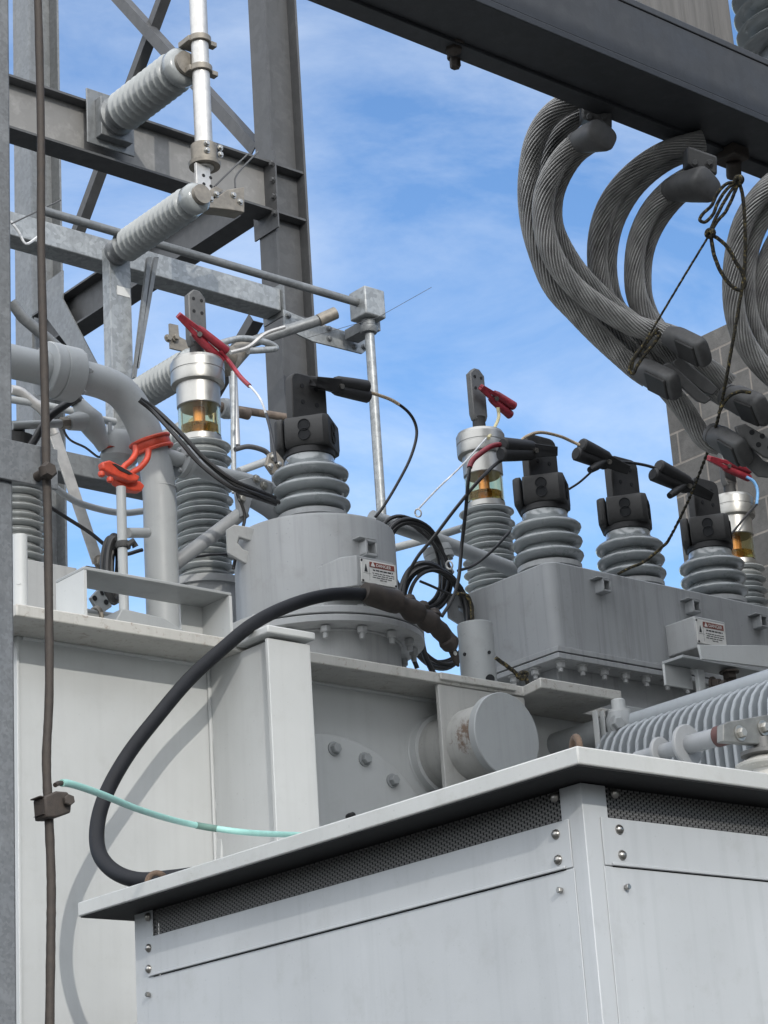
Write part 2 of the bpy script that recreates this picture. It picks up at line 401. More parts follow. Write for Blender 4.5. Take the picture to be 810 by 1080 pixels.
# ================================================================== front cabinet
CX, CY, CY2, CX2 = 3.525, 3.441, 5.236, 4.79; ZL, ZT = 2.7186, 2.7595
LX, LY, LY2 = 3.4075, 3.3257, 5.3447
cab = thing('electrical_cabinet', 'large pale grey sheet metal cabinet in the foreground with overhanging lid and perforated vent strip', 'cabinet', (CX, CY, .15))
zp = PX(580, 869.6, CX).z; zs = PX(510, 940, CX).z
PW = .070
g = G(); g.box((CX+.05, CY+.05, .15), (CX2-.05, CY2-.05, ZL-.006)); build('inner_body', g, 'dark', cab)
g = G(); g.prism([(LX, LY, ZL), (CX2+.12, LY, ZL), (CX2+.12, LY2, ZL), (LX, LY2, ZL)], (0, 0, ZT-ZL)); build('lid', g, 'lid', cab, bev=.004)
g = G(); g.box((LX+.006, LY+.006, ZL-.003), (CX2+.11, LY2-.006, ZL-.0005)); build('lid_underside_shade', g, 'soffit_shade', cab)  # near-black sheet paints the shade beneath the lid
g = G()                                             # corner angle posts
g.prism([(CX, CY, .15), (CX+.079, CY, .15), (CX+.079, CY+.004, .15), (CX+.004, CY+.004, .15), (CX+.004, CY+PW, .15), (CX, CY+PW, .15)], (0, 0, ZL-.156))
build('corner_post', g, 'cab', cab, bev=.0025)
g = G(); g.prism([(CX, CY2, .15), (CX, CY2-.09, .15), (CX+.004, CY2-.09, .15), (CX+.004, CY2-.004, .15), (CX+.079, CY2-.004, .15), (CX+.079, CY2, .15)], (0, 0, ZL-.156))
build('corner_post', g, 'cab', cab, bev=.002)
g = G(); g.box((CX2-.08, CY, .15), (CX2, CY+.08, ZL-.006)); build('corner_post', g, 'cab', cab, bev=.002)
# left face : perforated strip, upper panel strip, lower panel
ya, yb = CY+PW-.025, CY2-.065
g = G(); g.box((CX+.0055, ya, zp-.01), (CX+.0075, yb, ZL-.008)); build('vent_screen', g, 'perf', cab)
g = G(); g.box((CX-.004, ya, zs+.0015), (CX-.0005, yb, zp)); g.box((CX-.010, ya+.02, zs+.0015), (CX-.0045, yb-.02, zs+.008)); build('upper_panel', g, 'cab', cab, bev=.0015)
g = G(); g.box((CX-.003, ya-.003, .2), (CX-.0005, yb+.003, zs-.0015)); build('side_panel', g, 'cab', cab, bev=.0015)
# right face
xa, xb = CX+.079-.028, CX2-.06
g = G(); g.box((xa, CY+.0055, zp-.01), (xb, CY+.0075, ZL-.008)); build('vent_screen', g, 'perf', cab)
g = G(); g.box((xa, CY-.004, zs+.0015), (xb, CY-.0005, zp)); g.box((xa+.02, CY-.010, zs+.0015), (xb, CY-.0045, zs+.008)); build('upper_panel', g, 'cab', cab, bev=.0015)
g = G(); g.box((xa-.003, CY-.003, .2), (xb, CY-.0005, zs-.0015)); build('front_panel', g, 'cab', cab, bev=.0015)
def dome(p, ax, r=.012):
    g = G(); g.lathe([(r, 0), (r*.98, r*.2), (r*.8, r*.5), (r*.45, r*.72), (.001, r*.8)], p, ax, 20); return g
for (x, y) in ((586.5, 880), (589, 907), (585, 841), (157, 1000), (157, 1022), (156, 967)):
    build('dome_bolt', dome(PX(x, y, CX-.004), (-1, 0, 0)), 'rivet', cab, sharp=60)
for (x, y) in ((653, 875), (656, 902), (648, 837)):
    build('dome_bolt', dome(PY(x, y, CY-.004), (0, -1, 0)), 'rivet', cab, sharp=60)
for (x, y) in ((592.5, 939), (158, 1049)):
    g = G(); g.bolt(PX(x, y, CX-.003), (-1, 0, 0), .007, .013, False); build('screw', g, 'rivet', cab)
g = G(); g.bolt(PY(659.5, 936, CY-.003), (0, -1, 0), .007, .013, False); build('screw', g, 'rivet', cab)
for (x, y, XX, ax, m, lab) in ((165, 917, 3.534, (.5, .8, 0), 'rust', None), (607, 784, 3.515, (.95, -.5, 0), 'rust', None)):
    p = PX(x, y, XX); p = V((XX, p.y, ZT+.028))
    g = G(); g.torus(p, ax, .026, .0085); g.cyl((p.x, p.y, ZT+.0005), (p.x, p.y, ZT+.012), .015); build('lifting_eye', g, m, cab)

# ================================================================== transformer tank
TW, TF, TC = 6.2, 6.0, 5.82      # wall, cover edge, stiffener face
zt = PY(130, 654.5, TF).z; zb = zt-.042
tx0 = PY(18.5, 800, TW).x; tx2 = 9.2; ty2 = 8.4
tank = thing('transformer_tank', 'big pale grey welded steel transformer tank behind the cabinet, its cover edge weathered and chipped', 'transformer tank', (tx0, TW, .15))
g = G(); g.box((tx0, TW, .15), (tx2, ty2, zb-.001)); build('tank_wall', g, 'tank', tank)
xc = PY(552, 731, TF).x; xe = PY(657, 745, 5.87).x
g = G(); g.prism([(tx0-.12, TF, zb), (xc, TF, zb), (xc-.03, 5.87, zb), (xe, 5.87, zb), (xe, TF+.1, zb), (tx2, TF+.1, zb), (tx2, ty2+.1, zb), (tx0-.12, ty2+.1, zb)][::-1], (0, 0, zt-zb))
build('cover_plate', g, 'edge', tank, bev=.005)
g = G(); a = PY(465, 714, TF-.012); b = PY(545, 731, TF-.012)
g.box((a.x, TF-.014, zt-.030), (b.x, TF-.002, zt-.002)); build('cover_lip', g, 'edge', tank, bev=.004)
# box stiffener with cap
xl, xr = PY(283.5, 700, TC).x, PY(328, 700, TC).x
g = G(); g.box((xl, TC, .2), (xr, TC+.016, zb-.001)); build('stiffener_face', g, 'tank', tank, bev=.002)
g = G(); g.box((xl+.022, TC+.0165, .2), (xr-.022, TW-.001, zb-.001)); build('stiffener_web', g, 'tank', tank)
g = G(); g.box((xl-.012, TC-.02, zt-.03), (xr+.012, TF-.001, zt-.001)); build('stiffener_cap', g, 'tank', tank, bev=.006)
g = G(); xw = PY(222, 760, TW).x
g.box((xw-.012, TW-.012, .2), (xl+.022, TW-.001, zb-.001)); build('corner_strip', g, 'tank', tank, bev=.004)
g = G(); g.box((tx0-.004, TW-.008, .2), (tx0+.006, TW+.05, zb-.002)); build('edge_strip', g, 'tank', tank, bev=.002)
# bolted hand-hole cover on wall
hc = PY(350, 925, TW-.001); HR = .52
g = G(); g.lathe([(HR, .008), (HR, .036), (HR-.005, .041)], hc, (0, -1, 0), 72); hcov = build('handhole_cover', g, 'tank', tank)
g = G(); g.lathe([(HR-.012, 0), (HR-.012, .0079)], hc, (0, -1, 0), 72); build('gasket', g, 'dark', hcov)
for k in range(20):
    a = R_(90 - 1 - k*18)
    g = G(); g.bolt(hc + V((math.cos(a)*(HR-.055), -.041, math.sin(a)*(HR-.055))), (0, -1, 0), .020, .028, True); build('bolt', g, 'fit', hcov)
g = G(); g.lathe([(.012, 0), (.014, .01), (.014, .03), (.008, .035)], PY(367, 862, TW-.042), (0, -1, 0), 14); build('plug', g, 'rubber', hcov)
# jacking plate, pipe stub and capped branch
a = PY(463, 735, TF+.006); b = PY(556, 770, TF+.006)
g = G(); g.prism([(a.x, TF+.005, zb-.002), (b.x, TF+.005, zb-.002), (b.x, TF+.005, zb-.8), (a.x+.0, TF+.005, zb-.8)], (0, .02, 0)); build('bracket_plate', g, 'rustfit', tank, bev=.003)
g = G(); pc = PY(535, 775, TC); g.lathe([(.142, 0), (.142, TW-TC-.04)], (pc.x, TC+.038, pc.z), (0, 1, 0), 48); build('branch_pipe', g, 'rustfit', tank)
g = G(); g.lathe([(.158, -.001), (.160, .03), (.164, .034)], (pc.x, TW-.036, pc.z), (0, 1, 0), 48); build('weld_ring', g, 'tank', tank)
g = G(); g.lathe([(.160, 0), (.163, .003), (.163, .034), (.160, .037)], (pc.x, TC, pc.z), (0, 1, 0), 64); build('blank_flange', g, 'fit', tank)
g = G(); g.box((PY(600, 750, TW).x, 5.90, zb-.16), (xe+.25, TF, zb-.006)); build('rib', g, 'fit', tank, bev=.003)

def bead(pts, r=.006, closed=False):
    g = G(); g.tube(pts, [r*random.uniform(.75, 1.25) for _ in pts], 8, closed=closed); return g
build('weld_bead', bead([(x*.04+tx0+.02, TW-.002, zb-.004) for x in range(int((xl-tx0)/.04))], .009), 'tank', tank)
build('weld_bead', bead([(xl+.021, TW-.003, z*.02+2.2) for z in range(int((zb-2.21)/.02))], .007), 'tank', tank)
build('weld_bead', bead([(xr+.01+x*.04, TW-.002, zb-.004) for x in range(34)], .009), 'tank', tank)

# ================================================================== cylindrical turret
TY = 6.5; tcx = PY(333, 600, TY).x; TR = .322
zf = lambda y, d=8.48: PD(337, y, d).z
z0 = zt
zfl_b, zfl_m, zfl_t = zf(662, 8.38), zf(652.5, 8.38), zf(643, 8.38); ztop = zf(541)+.03
tur = thing('bushing_turret', 'round grey steel turret drum with bolted flange standing on the transformer cover', 'turret', (tcx, TY, zt))
C0 = V((tcx, TY, 0))
g = G(); g.lathe([(TR, zfl_t), (TR, ztop-.018), (TR-.005, ztop-.006), (TR-.02, ztop), (.10, ztop+.012)], C0, Z, 96); build('drum', g, 'turret', tur)
g = G(); g.lathe([(.408, zfl_m+.003), (.411, zfl_m+.006), (.411, zfl_t-.003), (.408, zfl_t)], C0, Z, 96); build('upper_flange', g, 'turret', tur)
g = G(); g.lathe([(.395, zfl_m-.002), (.395, zfl_m+.0025)], C0, Z, 64); build('gasket', g, 'dark', tur)
g = G(); g.lathe([(.405, zfl_b), (.411, zfl_b+.004), (.411, zfl_m-.006), (.408, zfl_m-.0025)], C0, Z, 96); build('lower_flange', g, 'turret', tur)
g = G(); g.lathe([(.315, zt+.001), (.315, zfl_b-.001)], C0, Z, 96); build('neck', g, 'turret', tur)
for rr_, zz, mm in ((.317, zt+.003, 'turret'), (.317, zfl_b-.004, 'turret'), (TR+.001, zfl_t+.004, 'turret')):
    build('weld_bead', bead([(tcx+math.cos(i*.0524)*rr_, TY+math.sin(i*.0524)*rr_, zz) for i in range(120)], .007, True), mm, tur)
va = math.atan2(-AF.y, -AF.x)     # direction from the drum towards the viewer
for k in range(16):
    a = va + R_(5.6 + k*22.5)
    p = C0 + V((math.cos(a)*.366, math.sin(a)*.366, zfl_b-.0005))
    g = G(); g.bolt(p, -Z, .020, .030, False, .022); build('flange_nut', g, 'turret', tur)
    g = G(); g.bolt(V((p.x, p.y, zfl_t+.0005)), Z, .018, .016, False); build('bolt_head', g, 'turret', tur)
# lifting lug, in the plane facing the viewer
dl = 8.8; n = V((AF.x, AF.y, 0)).normalized()
lug = [(272, 557), (247, 553), (238, 559), (239, 583), (262, 596), (270, 594), (271, 585), (256, 579), (250, 572), (252, 566), (272, 573)]
g = G(); g.prism([PD(x, y, dl-.18) for x, y in lug], n*.03); build('lifting_lug', g, 'turret', tur, bev=.004)
# bracket and terminal box with sign
g = G(); bp = PY(390, 578, 6.15)
for dx, dz, w, h in ((-.022, 0, .005, .03), (.028, 0, .005, .03), (.003, .028, .03, .005), (.003, -.028, .03, .005)):
    g.box((bp.x+dx-w, 6.14, bp.z+dz-h), (bp.x+dx+w, 6.20, bp.z+dz+h))
g.box((bp.x-.055, 6.14, bp.z+.0335), (bp.x+.03, 6.20, bp.z+.038)); build('cable_bracket', g, 'turret', tur, bev=.002)
def sign(par, p0, w, h, Y):      # p0 = lower-left corner on plane Y
    g = G(); g.box((p0.x, Y-.004, p0.z), (p0.x+w, Y, p0.z+h)); pl = build('danger_sign', g, 'white', par, bev=.001)
    g = G(); g.box((p0.x+w*.24, Y-.0052, p0.z+h*.70), (p0.x+w*.95, Y-.0042, p0.z+h*.93)); build('header_band', g, 'sign_red', pl)
    text_mesh('sign_lettering', 'DANGER', h*.20, (p0.x+w*.42, Y-.0062, p0.z+h*.745), (1, 0, 0), (0, 0, 1), 'white', pl)
    g = G(); tx, tz = p0.x+w*.33, p0.z+h*.735
    g.prism([(tx-.011, Y-.006, tz), (tx+.011, Y-.006, tz), (tx, Y-.006, tz+.021)], (0, -.0004, 0)); build('warning_triangle', g, 'white', pl)
    rnd = random.Random(3); g = G()
    for i, (zz, a, b, hh) in enumerate(((.56, .33, .90, .06), (.44, .31, .93, .035), (.35, .33, .93, .035), (.26, .31, .90, .035), (.17, .52, .74, .035))):
        x = a
        while x < b-.02:
            ww = rnd.uniform(.05, .13); e = min(b, x+ww)
            g.box((p0.x+w*x, Y-.0046, p0.z+h*zz), (p0.x+w*e, Y-.0042, p0.z+h*(zz+hh))); x = e+.02
    build('small_print', g, 'ink', pl)
    g = G(); g.box((p0.x+w*.05, Y-.0046, p0.z+h*.40), (p0.x+w*.27, Y-.0042, p0.z+h*.41)); g.box((p0.x+w*.225, Y-.0046, p0.z+h*.1), (p0.x+w*.228, Y-.0042, p0.z+h*.85))
    x0 = p0.x+w*.13; zz = p0.z+h*.46
    g.prism([(x0-.008, Y-.0046, zz), (x0+.008, Y-.0046, zz), (x0+.002, Y-.0046, zz+.03), (x0-.001, Y-.0046, zz+.03)], (0, .0004, 0)); build('pictogram', g, 'ink', pl)
    for ax, az in ((.02, .94), (.03, .06), (.97, .06)):
        g = G(); g.lathe([(.005, 0), (.004, .003)], (p0.x+w*ax, Y-.004, p0.z+h*az), (0, -1, 0), 10); build('rivet', g, 'ink', pl)
YB = 6.06
a = PY(378.5, 589, YB); b = PY(421, 622, YB); lo = PY(381, 613.5, YB)
g = G(); zb0, zb1 = lo.z-.018, a.z+.012
g.prism([(a.x-.012, YB, zb0), (b.x-.02, YB, zb0), (b.x, YB+.02, zb0), (b.x, 6.35, zb0), (a.x-.05, 6.35, zb0), (a.x-.05, YB+.05, zb0)], (0, 0, zb1-zb0))
jb = build('terminal_box', g, 'turret', tur, bev=.004)
sign(jb, lo, PY(416.5, 600, YB).x-lo.x, a.z-lo.z, YB-.001)

# ================================================================== box turret
BY = 6.22; bx0 = PY(584, 640, BY).x; bx1 = bx0+2.3
bzt = PY(581, 591, BY).z; bzf = PY(588.5, 681.5, BY-.06).z; by2 = PX(478, 640, bx0).y
fo = .062; bzb = bzf-.048
bt = thing('box_turret', 'long dark grey steel box turret with bolted bottom flange carrying a row of three bushings', 'turret', (bx0, BY, zt))
def rrect(x0, x1, y0, y1, z, r, k=6):
    o = []
    for cx, cy, a0 in ((x0+r, y0+r, 180), (x1-r, y0+r, 270), (x1-r, y1-r, 0), (x0+r, y1-r, 90)):
        o += [(cx+r*math.cos(R_(a0+90*i/k)), cy+r*math.sin(R_(a0+90*i/k)), z) for i in range(k+1)]
    return o
g = G(); g.prism(rrect(bx0, bx1, BY, by2, bzf+.004, .05), (0, 0, bzt-bzf-.004)); build('box_shell', g, 'turret_box', bt, bev=.006)
g = G(); g.prism(rrect(bx0-fo, bx1+fo, BY-fo, by2+fo, bzf-.020, .006), (0, 0, .022)); build('upper_flange', g, 'turret_box', bt, bev=.002)
g = G(); g.prism(rrect(bx0-fo+.01, bx1+fo, BY-fo+.01, by2+fo, bzf-.025, .006), (0, 0, .0045)); build('gasket', g, 'dark', bt)
g = G(); g.prism(rrect(bx0-fo, bx1+fo, BY-fo, by2+fo, bzb, .006), (0, 0, bzf-.0255-bzb)); build('lower_flange', g, 'turret_box', bt, bev=.002)
g = G(); g.prism(rrect(bx0+.04, bx1, BY+.05, by2-.02, zt+.001, .01), (0, 0, bzb-zt-.002)); build('neck', g, 'turret_box', bt)
for i in range(14):
    p = V((bx0-.015+i*.127, BY-.022, bzb-.0005)); g = G(); g.bolt(p, -Z, .019, .028, True, .016); build('flange_bolt', g, 'turret', bt)
    g = G(); g.bolt((p.x+.06, BY-.03, bzf+.0022), Z, .015, .012, False); build('bolt_head', g, 'turret_box', bt)
for i in range(5):
    p = V((bx0-.03, BY+.11+i*.13, bzb-.0005)); g = G(); g.bolt(p, -Z, .019, .028, True, .016); build('flange_bolt', g, 'turret', bt)
for (x, y) in ((640, 617), (735, 639), (806, 655)):
    bp = PY(x, y, BY-.05); g = G()
    for dx, dz, w, h in ((-.018, 0, .004, .026), (.024, 0, .004, .026), (.003, .024, .024, .004), (.003, -.024, .024, .004)):
        g.box((bp.x+dx-w, BY-.05, bp.z+dz-h), (bp.x+dx+w, BY+.002, bp.z+dz+h))
    g.box((bp.x-.05, BY-.05, bp.z+.0285), (bp.x+.027, BY+.002, bp.z+.033)); build('cable_bracket', g, 'turret_box', bt, bev=.002)
dl = depth((bx0, by2, 4.3))
lug = [(494, 627), (474, 626), (471, 634), (472, 650), (491, 662), (496, 660), (496, 650), (484, 644), (483, 639), (494, 643)]
g = G(); g.prism([PD(x, y, dl-.02) for x, y in lug], n*.03); build('lifting_lug', g, 'turret_box', bt, bev=.004)
YB = BY-.17
a = PY(734.5, 653, YB); lo = PY(735.5, 678, YB); b = PY(763, 660, YB)
g = G(); g.box((a.x-.014, YB, lo.z-.02), (b.x+.012, BY+.002, a.z+.014)); jb = build('terminal_box', g, 'turret', bt, bev=.006)
sign(jb, lo, b.x-lo.x, a.z-lo.z, YB-.001)

# ================================================================== low voltage bushings
def lv_bushing(loc, label):
    t = thing('porcelain_bushing', label, 'bushing', loc, 'short grey bushings with black terminals'); o = V(loc)
    g = G(); g.lathe([(.130, -.085), (.130, -.012), (.142, -.010), (.142, .012), (.130, .016), (.112, .026)], o, Z, 48); build('base_flange', g, 'turret', t)
    pr = []; R, c = .155, .108; P = .066
    zz = .026
    pr.append((c, zz))
    for k in range(3):
        b = zz + k*P
        pr += [(c+.006, b+.004), (R-.028, b+.006), (R-.008, b+.014), (R, b+.027), (R-.001, b+.035), (R-.008, b+.043), (R-.026, b+.052), (c+.010, b+.062)]
    top = zz+3*P
    pr += [(c-.006, top+.004), (c-.008, top+.034)]
    g = G(); g.lathe(pr, o, Z, 64); build('shed_stack', g, 'porc', t, sharp=80)
    g = G(); g.lathe([(.098, top+.034), (.104, top+.038), (.104, top+.062), (.095, top+.066)], o, Z, 48); build('gasket_collar', g, 'rubber', t)
    # split clamp block with rounded corners
    bz = top+.062; th = R_(-53); ca, sa = math.cos(th), math.sin(th)
    ex, ey = V((ca, sa, 0)), V((-sa, ca, 0))
    def oct(w, d, c, x0=-1, x1=1):
        pts = [(-w+c*(x0 == -1), -d), (w-c, -d), (w, -d+c), (w, d-c), (w-c, d), (-w+c, d), (-w, d-c), (-w, -d+c)]
        return pts
    def blk(pts, z0, z1): return [o + ex*p[0] + ey*p[1] + Z*z0 for p in pts], Z*(z1-z0)
    w = .107
    main = [(-.074, -w), (w-.020, -w), (w, -w+.020), (w, w-.020), (w-.020, w), (-.074, w)]
    side = [(-.080, -w+.004), (-.080, w-.004), (-w+.004, w-.004), (-w-.012, w-.024), (-w-.012, -w+.024), (-w+.004, -w+.004)]
    def slab(pts, name):
        g = G(); 
        lv = [(0, .88), (.022, 1.), (.105, 1.), (.132, .88)]
        n_ = len(pts); cx = sum(p[0] for p in pts)/n_; vs = []
        for dz, s in lv:
            for p in pts: vs.append(o + ex*p[0] + ey*(p[1]*s) + Z*(bz+dz))
        fs = [[j*n_+i, j*n_+(i+1) % n_, (j+1)*n_+(i+1) % n_, (j+1)*n_+i] for j in range(3) for i in range(n_)] + [list(range(n_))[::-1], list(range(3*n_, 4*n_))]
        g.add(vs, fs); return build(name, g, 'palm', t, bev=.007)
    blkm = slab(main, 'clamp_block'); slab(side[::-1], 'clamp_half')
    for dz in (.046, .086):
        for f, q in ((-ey, o+ex*.0+-ey*(w+.0005)), (ex, o+ex*(w+.0005))):
            g = G(); g.lathe([(.024, 0), (.026, .003), (.024, .0045), (.021, .001), (.001, .0011)], q+Z*(bz+dz)+(-ey*.02 if f == ex else ex*.010), f, 20); build('bolt_recess', g, 'dark', blkm)
    # four hole palm
    pz = bz+.128; pw = .090
    g = G(); pts = [(-pw, 0), (pw, 0)] + [(pw-.035+.035*math.cos(R_(a)), .175+.035*math.sin(R_(a))) for a in (0, 30, 60, 90)] + [(-pw+.035+.035*math.cos(R_(a)), .175+.035*math.sin(R_(a))) for a in (90, 120, 150, 180)]
    ex2, ey2 = V((1, 0, 0)), V((0, 1, 0))
    g.prism([o+ex2*p[0]-ey2*.022+Z*(pz+p[1]) for p in pts], ey2*.045); pal = build('terminal_palm', g, 'palm', t, bev=.005)
    for dx in (-.036, .036):
        for dz in (.085, .155):
            g = G(); g.lathe([(.010, 0), (.010, .0015), (.001, .0016)], o+ex2*dx-ey2*.0225+Z*(pz+dz), -ey2, 14); build('bolt_hole', g, 'dark', pal)
    return t
lvz = ztop+.074
lv0 = lv_bushing((tcx, TY, lvz), 'short grey ribbed bushing with black terminal standing alone on the round turret drum')
LVX = [PY(578, 580, TY).x, PY(665.5, 595, TY).x, PY(752, 610, TY).x]
for i, (x, lab) in enumerate(zip(LVX, ("short grey bushing with black terminal at the box turret's near corner, beside red lead", 'middle short grey bushing of the three on the box turret, sky behind its black terminal', 'short grey bushing with black terminal on the box turret in front of the block wall'))):
    dup(lv0, (x, TY, bzt+.080), lab)

# ================================================================== tall bushings with oil sight glass
HY = 7.1
def hv_bushing(px, label):
    base = PY(px[0], px[1], HY); zq = lambda y: PY(211, y, HY).z
    t = thing('sight_glass_bushing', label, 'bushing', (base.x, HY, zt), 'tall bushings with aluminium caps and oil sight glasses'); o = V((base.x, HY, 0))
    zs0, zs1 = zq(612), zq(470)
    g = G(); g.lathe([(.16, zt+.001), (.16, zs0-.05), (.175, zs0-.05), (.175, zs0-.02), (.12, zs0-.018), (.115, zs0)], o, Z, 40); build('pedestal', g, 'turret', t)
    pr = [(.09, zs0)]; N = 20; P = (zs1-zs0)/N
    for k in range(N):
        b = zs0+k*P; R = .130 if k % 2 else .112
        pr += [(.094, b+P*.12), (R-.010, b+P*.30), (R, b+P*.44), (R, b+P*.56), (R-.008, b+P*.68), (.098, b+P*.95)]
    pr += [(.088, zs1+.004)]
    g = G(); g.lathe(pr, o, Z, 48); build('shed_stack', g, 'porc_mid', t, sharp=80)
    g = G(); g.lathe([(.088, zs1+.004), (.092, zs1+.006), (.092, zq(463)), (.086, zq(462))], o, Z, 48); build('glass_seat', g, 'alu', t)
    a, b = zq(461.5), zq(431)
    g = G(); g.lathe([(.090, a), (.090, b)], o, Z, 48, caps=False); g.lathe([(.080, a), (.080, b)][::-1], o, Z, 48, caps=False); build('sight_glass', g, 'glass', t)
    g = G(); g.lathe([(.079, a+.001), (.079, a+(b-a)*.34)], o, Z, 40); build('oil_fill', g, 'oil', t)
    g = G(); g.lathe([(.026, a+.002), (.026, b)], o, Z, 24); build('copper_stem', g, 'copper', t)
    g = G(); g.lathe([(.091, b), (.094, b+.003), (.094, zq(409)), (.114, zq(407.5)), (.116, zq(405)), (.116, zq(396.5)), (.114, zq(396)), (.114, zq(395)), (.116, zq(394.4)), (.116, zq(386)), (.108, zq(382.5)), (.08, zq(381)), (.03, zq(380))], o, Z, 64); build('expansion_cap', g, 'alu', t, sharp=20)
    g = G(); g.lathe([(.033, zq(381)), (.030, zq(366)), (.034, zq(364))], o, Z, 24); build('stud', g, 'palm', t)
    z0_, z1_ = zq(368), zq(309); w = .045
    pts = [(-w+.012, z0_), (w-.012, z0_), (w, z0_+.03), (w, z1_-.03), (w-.03, z1_), (-w+.03, z1_), (-w, z1_-.03), (-w, z0_+.03)]
    g = G(); g.prism([o+V((p[0], -.018, p[1])) for p in pts], (0, .036, 0)); sp = build('terminal_spade', g, 'spade', t, bev=.005)
    for dx in (-.020, .022):
        for yy in (319, 332):
            g = G(); g.lathe([(.008, 0), (.008, .0015), (.001, .0016)], o+V((dx, -.0185, zq(yy))), (0, -1, 0), 12); build('bolt_hole', g, 'dark', sp)
    return t
hv1 = hv_bushing((214, 540), 'tall ribbed bushing with aluminium cap and amber sight glass behind the grey oil pipe')
H2 = PY(515.5, 570, HY); H3 = PY(775, 560, HY)
dup(hv1, (H2.x, HY, zt), 'tall ribbed bushing with amber sight glass against the sky left of the box turret bushings')
dup(hv1, (H3.x, HY, zt), 'tall bushing with sight glass half hidden behind the right terminal, concrete blocks behind it')
lb = PY(17, 560, HY-.1)
t = thing('ribbed_bushing', 'pale ribbed bushing at the far left, half hidden by the foreground post', 'bushing', (lb.x, HY-.1, zt)); o = V((lb.x, HY-.1, 0))
za, zc = PY(17, 604, HY-.1).z, PY(17, 480, HY-.1).z
pr = [(.08, za)]; N = 15; P = (zc-za)/N
for k in range(N):
    b = za+k*P; R = .118 if k % 2 else .105
    pr += [(.085, b+P*.12), (R-.010, b+P*.30), (R, b+P*.44), (R, b+P*.56), (R-.008, b+P*.68), (.09, b+P*.95)]
g = G(); g.lathe(pr+[(.07, zc)], o, Z, 48); build('shed_stack', g, 'porc_light', t, sharp=80)
g = G(); g.lathe([(.075, zc), (.075, zc+.07), (.04, zc+.08), (.035, zc+.13)], o, Z, 24); build('cap', g, 'palm', t)
g = G(); g.box((lb.x-.2, HY-.26, zt+.08), (lb.x+.17, HY+.1, za)); g.box((lb.x-.15, HY-.2, zt+.001), (lb.x+.1, HY+.05, zt+.08)); build('base_block', g, 'turret', t, bev=.004)
a = PY(21.5, 640, 6.3); b = PY(21.5, 565, 6.3)
g = G(); g.lathe([(.026, zt+.001), (.026, b.z)], (a.x, 6.3, 0), Z, 20); g.lathe([(.007, -.028), (.007, .002)], (a.x, 6.3, b.z-.18), (AF.x, AF.y, 0), 10)
tag(build('stub_post', g, 'tank'), 'short pale grey round stub post beside the far left bushing', 'post')
# ================================================================== steel lattice behind the transformer
SY = 9.1
p1 = PY(286.7, 157, SY); sx1 = p1.x; sx2 = PY(321.5, 157, SY).x; fw = PX(269, 153, sx1).y - SY
def wcol(name, label, x1, x2, y0, w, z0, z1, mat='steel', tf=.016):
    t = thing(name, label, 'steel column', (x1, y0, z0), 'columns of the steel structure')
    g = G(); g.box((x1, y0, z0), (x1+tf, y0+w, z1)); build('flange', g, mat, t)
    g = G(); g.box((x2-tf, y0, z0), (x2, y0+w, z1)); build('flange', g, mat, t)
    g = G(); g.box((x1+tf+.001, y0+w/2-.006, z0), (x2-tf-.001, y0+w/2+.006, z1)); build('web', g, mat, t)
    return t
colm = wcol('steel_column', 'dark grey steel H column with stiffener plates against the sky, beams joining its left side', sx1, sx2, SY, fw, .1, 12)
ly = PX(31, 100, sx1).y
coll = wcol('steel_column', 'galvanised grey steel column at far left, behind the brown ground cable', sx1, sx1+(sx2-sx1), ly, PX(14.3, 100, sx1).y-ly, .1, 14, 'galv')
BY1 = SY+fw*.5-.075; BW = .15
zt1 = PY(203, 142, BY1).z; zb1 = PY(205, 196, BY1).z; lx = PY(-60, 70, BY1).x-2
def ibeam(name, label, x0, x1, y0, w, zb_, zt_, mat, tf=.014, webmat=None):
    t = thing(name, label, 'steel beam', (x0, y0, zb_), 'beams of the steel structure')
    g = G(); g.box((x0, y0, zt_-tf), (x1, y0+w, zt_)); build('top_flange', g, mat, t)
    g = G(); g.box((x0, y0, zb_), (x1, y0+w, zb_+tf)); build('bottom_flange', g, mat, t)
    g = G(); g.box((x0, y0+w/2-.005, zb_+tf+.001), (x1, y0+w/2+.005, zt_-tf-.001)); build('web', g, webmat or mat, t)
    return t
b1 = ibeam('steel_beam', 'uppermost grey I beam crossing behind the upper white insulator to the column', lx, sx1-.012, BY1, BW, zb1, zt1, 'steel', webmat='steel_sunlit')  # web coloured as sunlit, flanges darker as if shaded
g = G(); g.box((sx1-.011, BY1-.04, zb1-.12), (sx1-.001, BY1+BW+.04, zt1+.06)); build('end_plate', g, 'steel', b1)
for dz in (.03, .12, .21, .30):
    g = G(); g.bolt((sx1-.0115, BY1-.02, zb1-.06+dz*1.2), (-1, 0, 0), .016, .02); build('bolt', g, 'steel', b1)
for zz in (zt1-.015, zb1):
    g = G(); g.box((sx1+.0165, SY+.006, zz), (sx2-.0165, SY+fw*.5-.008, zz+.014)); build('stiffener', g, 'steel', colm)
for yy in (330,):
    zz = PY(300, yy, SY).z
    g = G(); g.box((sx1+.0165, SY+.006, zz), (sx2-.0165, SY+fw*.5-.008, zz+.014)); build('stiffener', g, 'steel', colm)
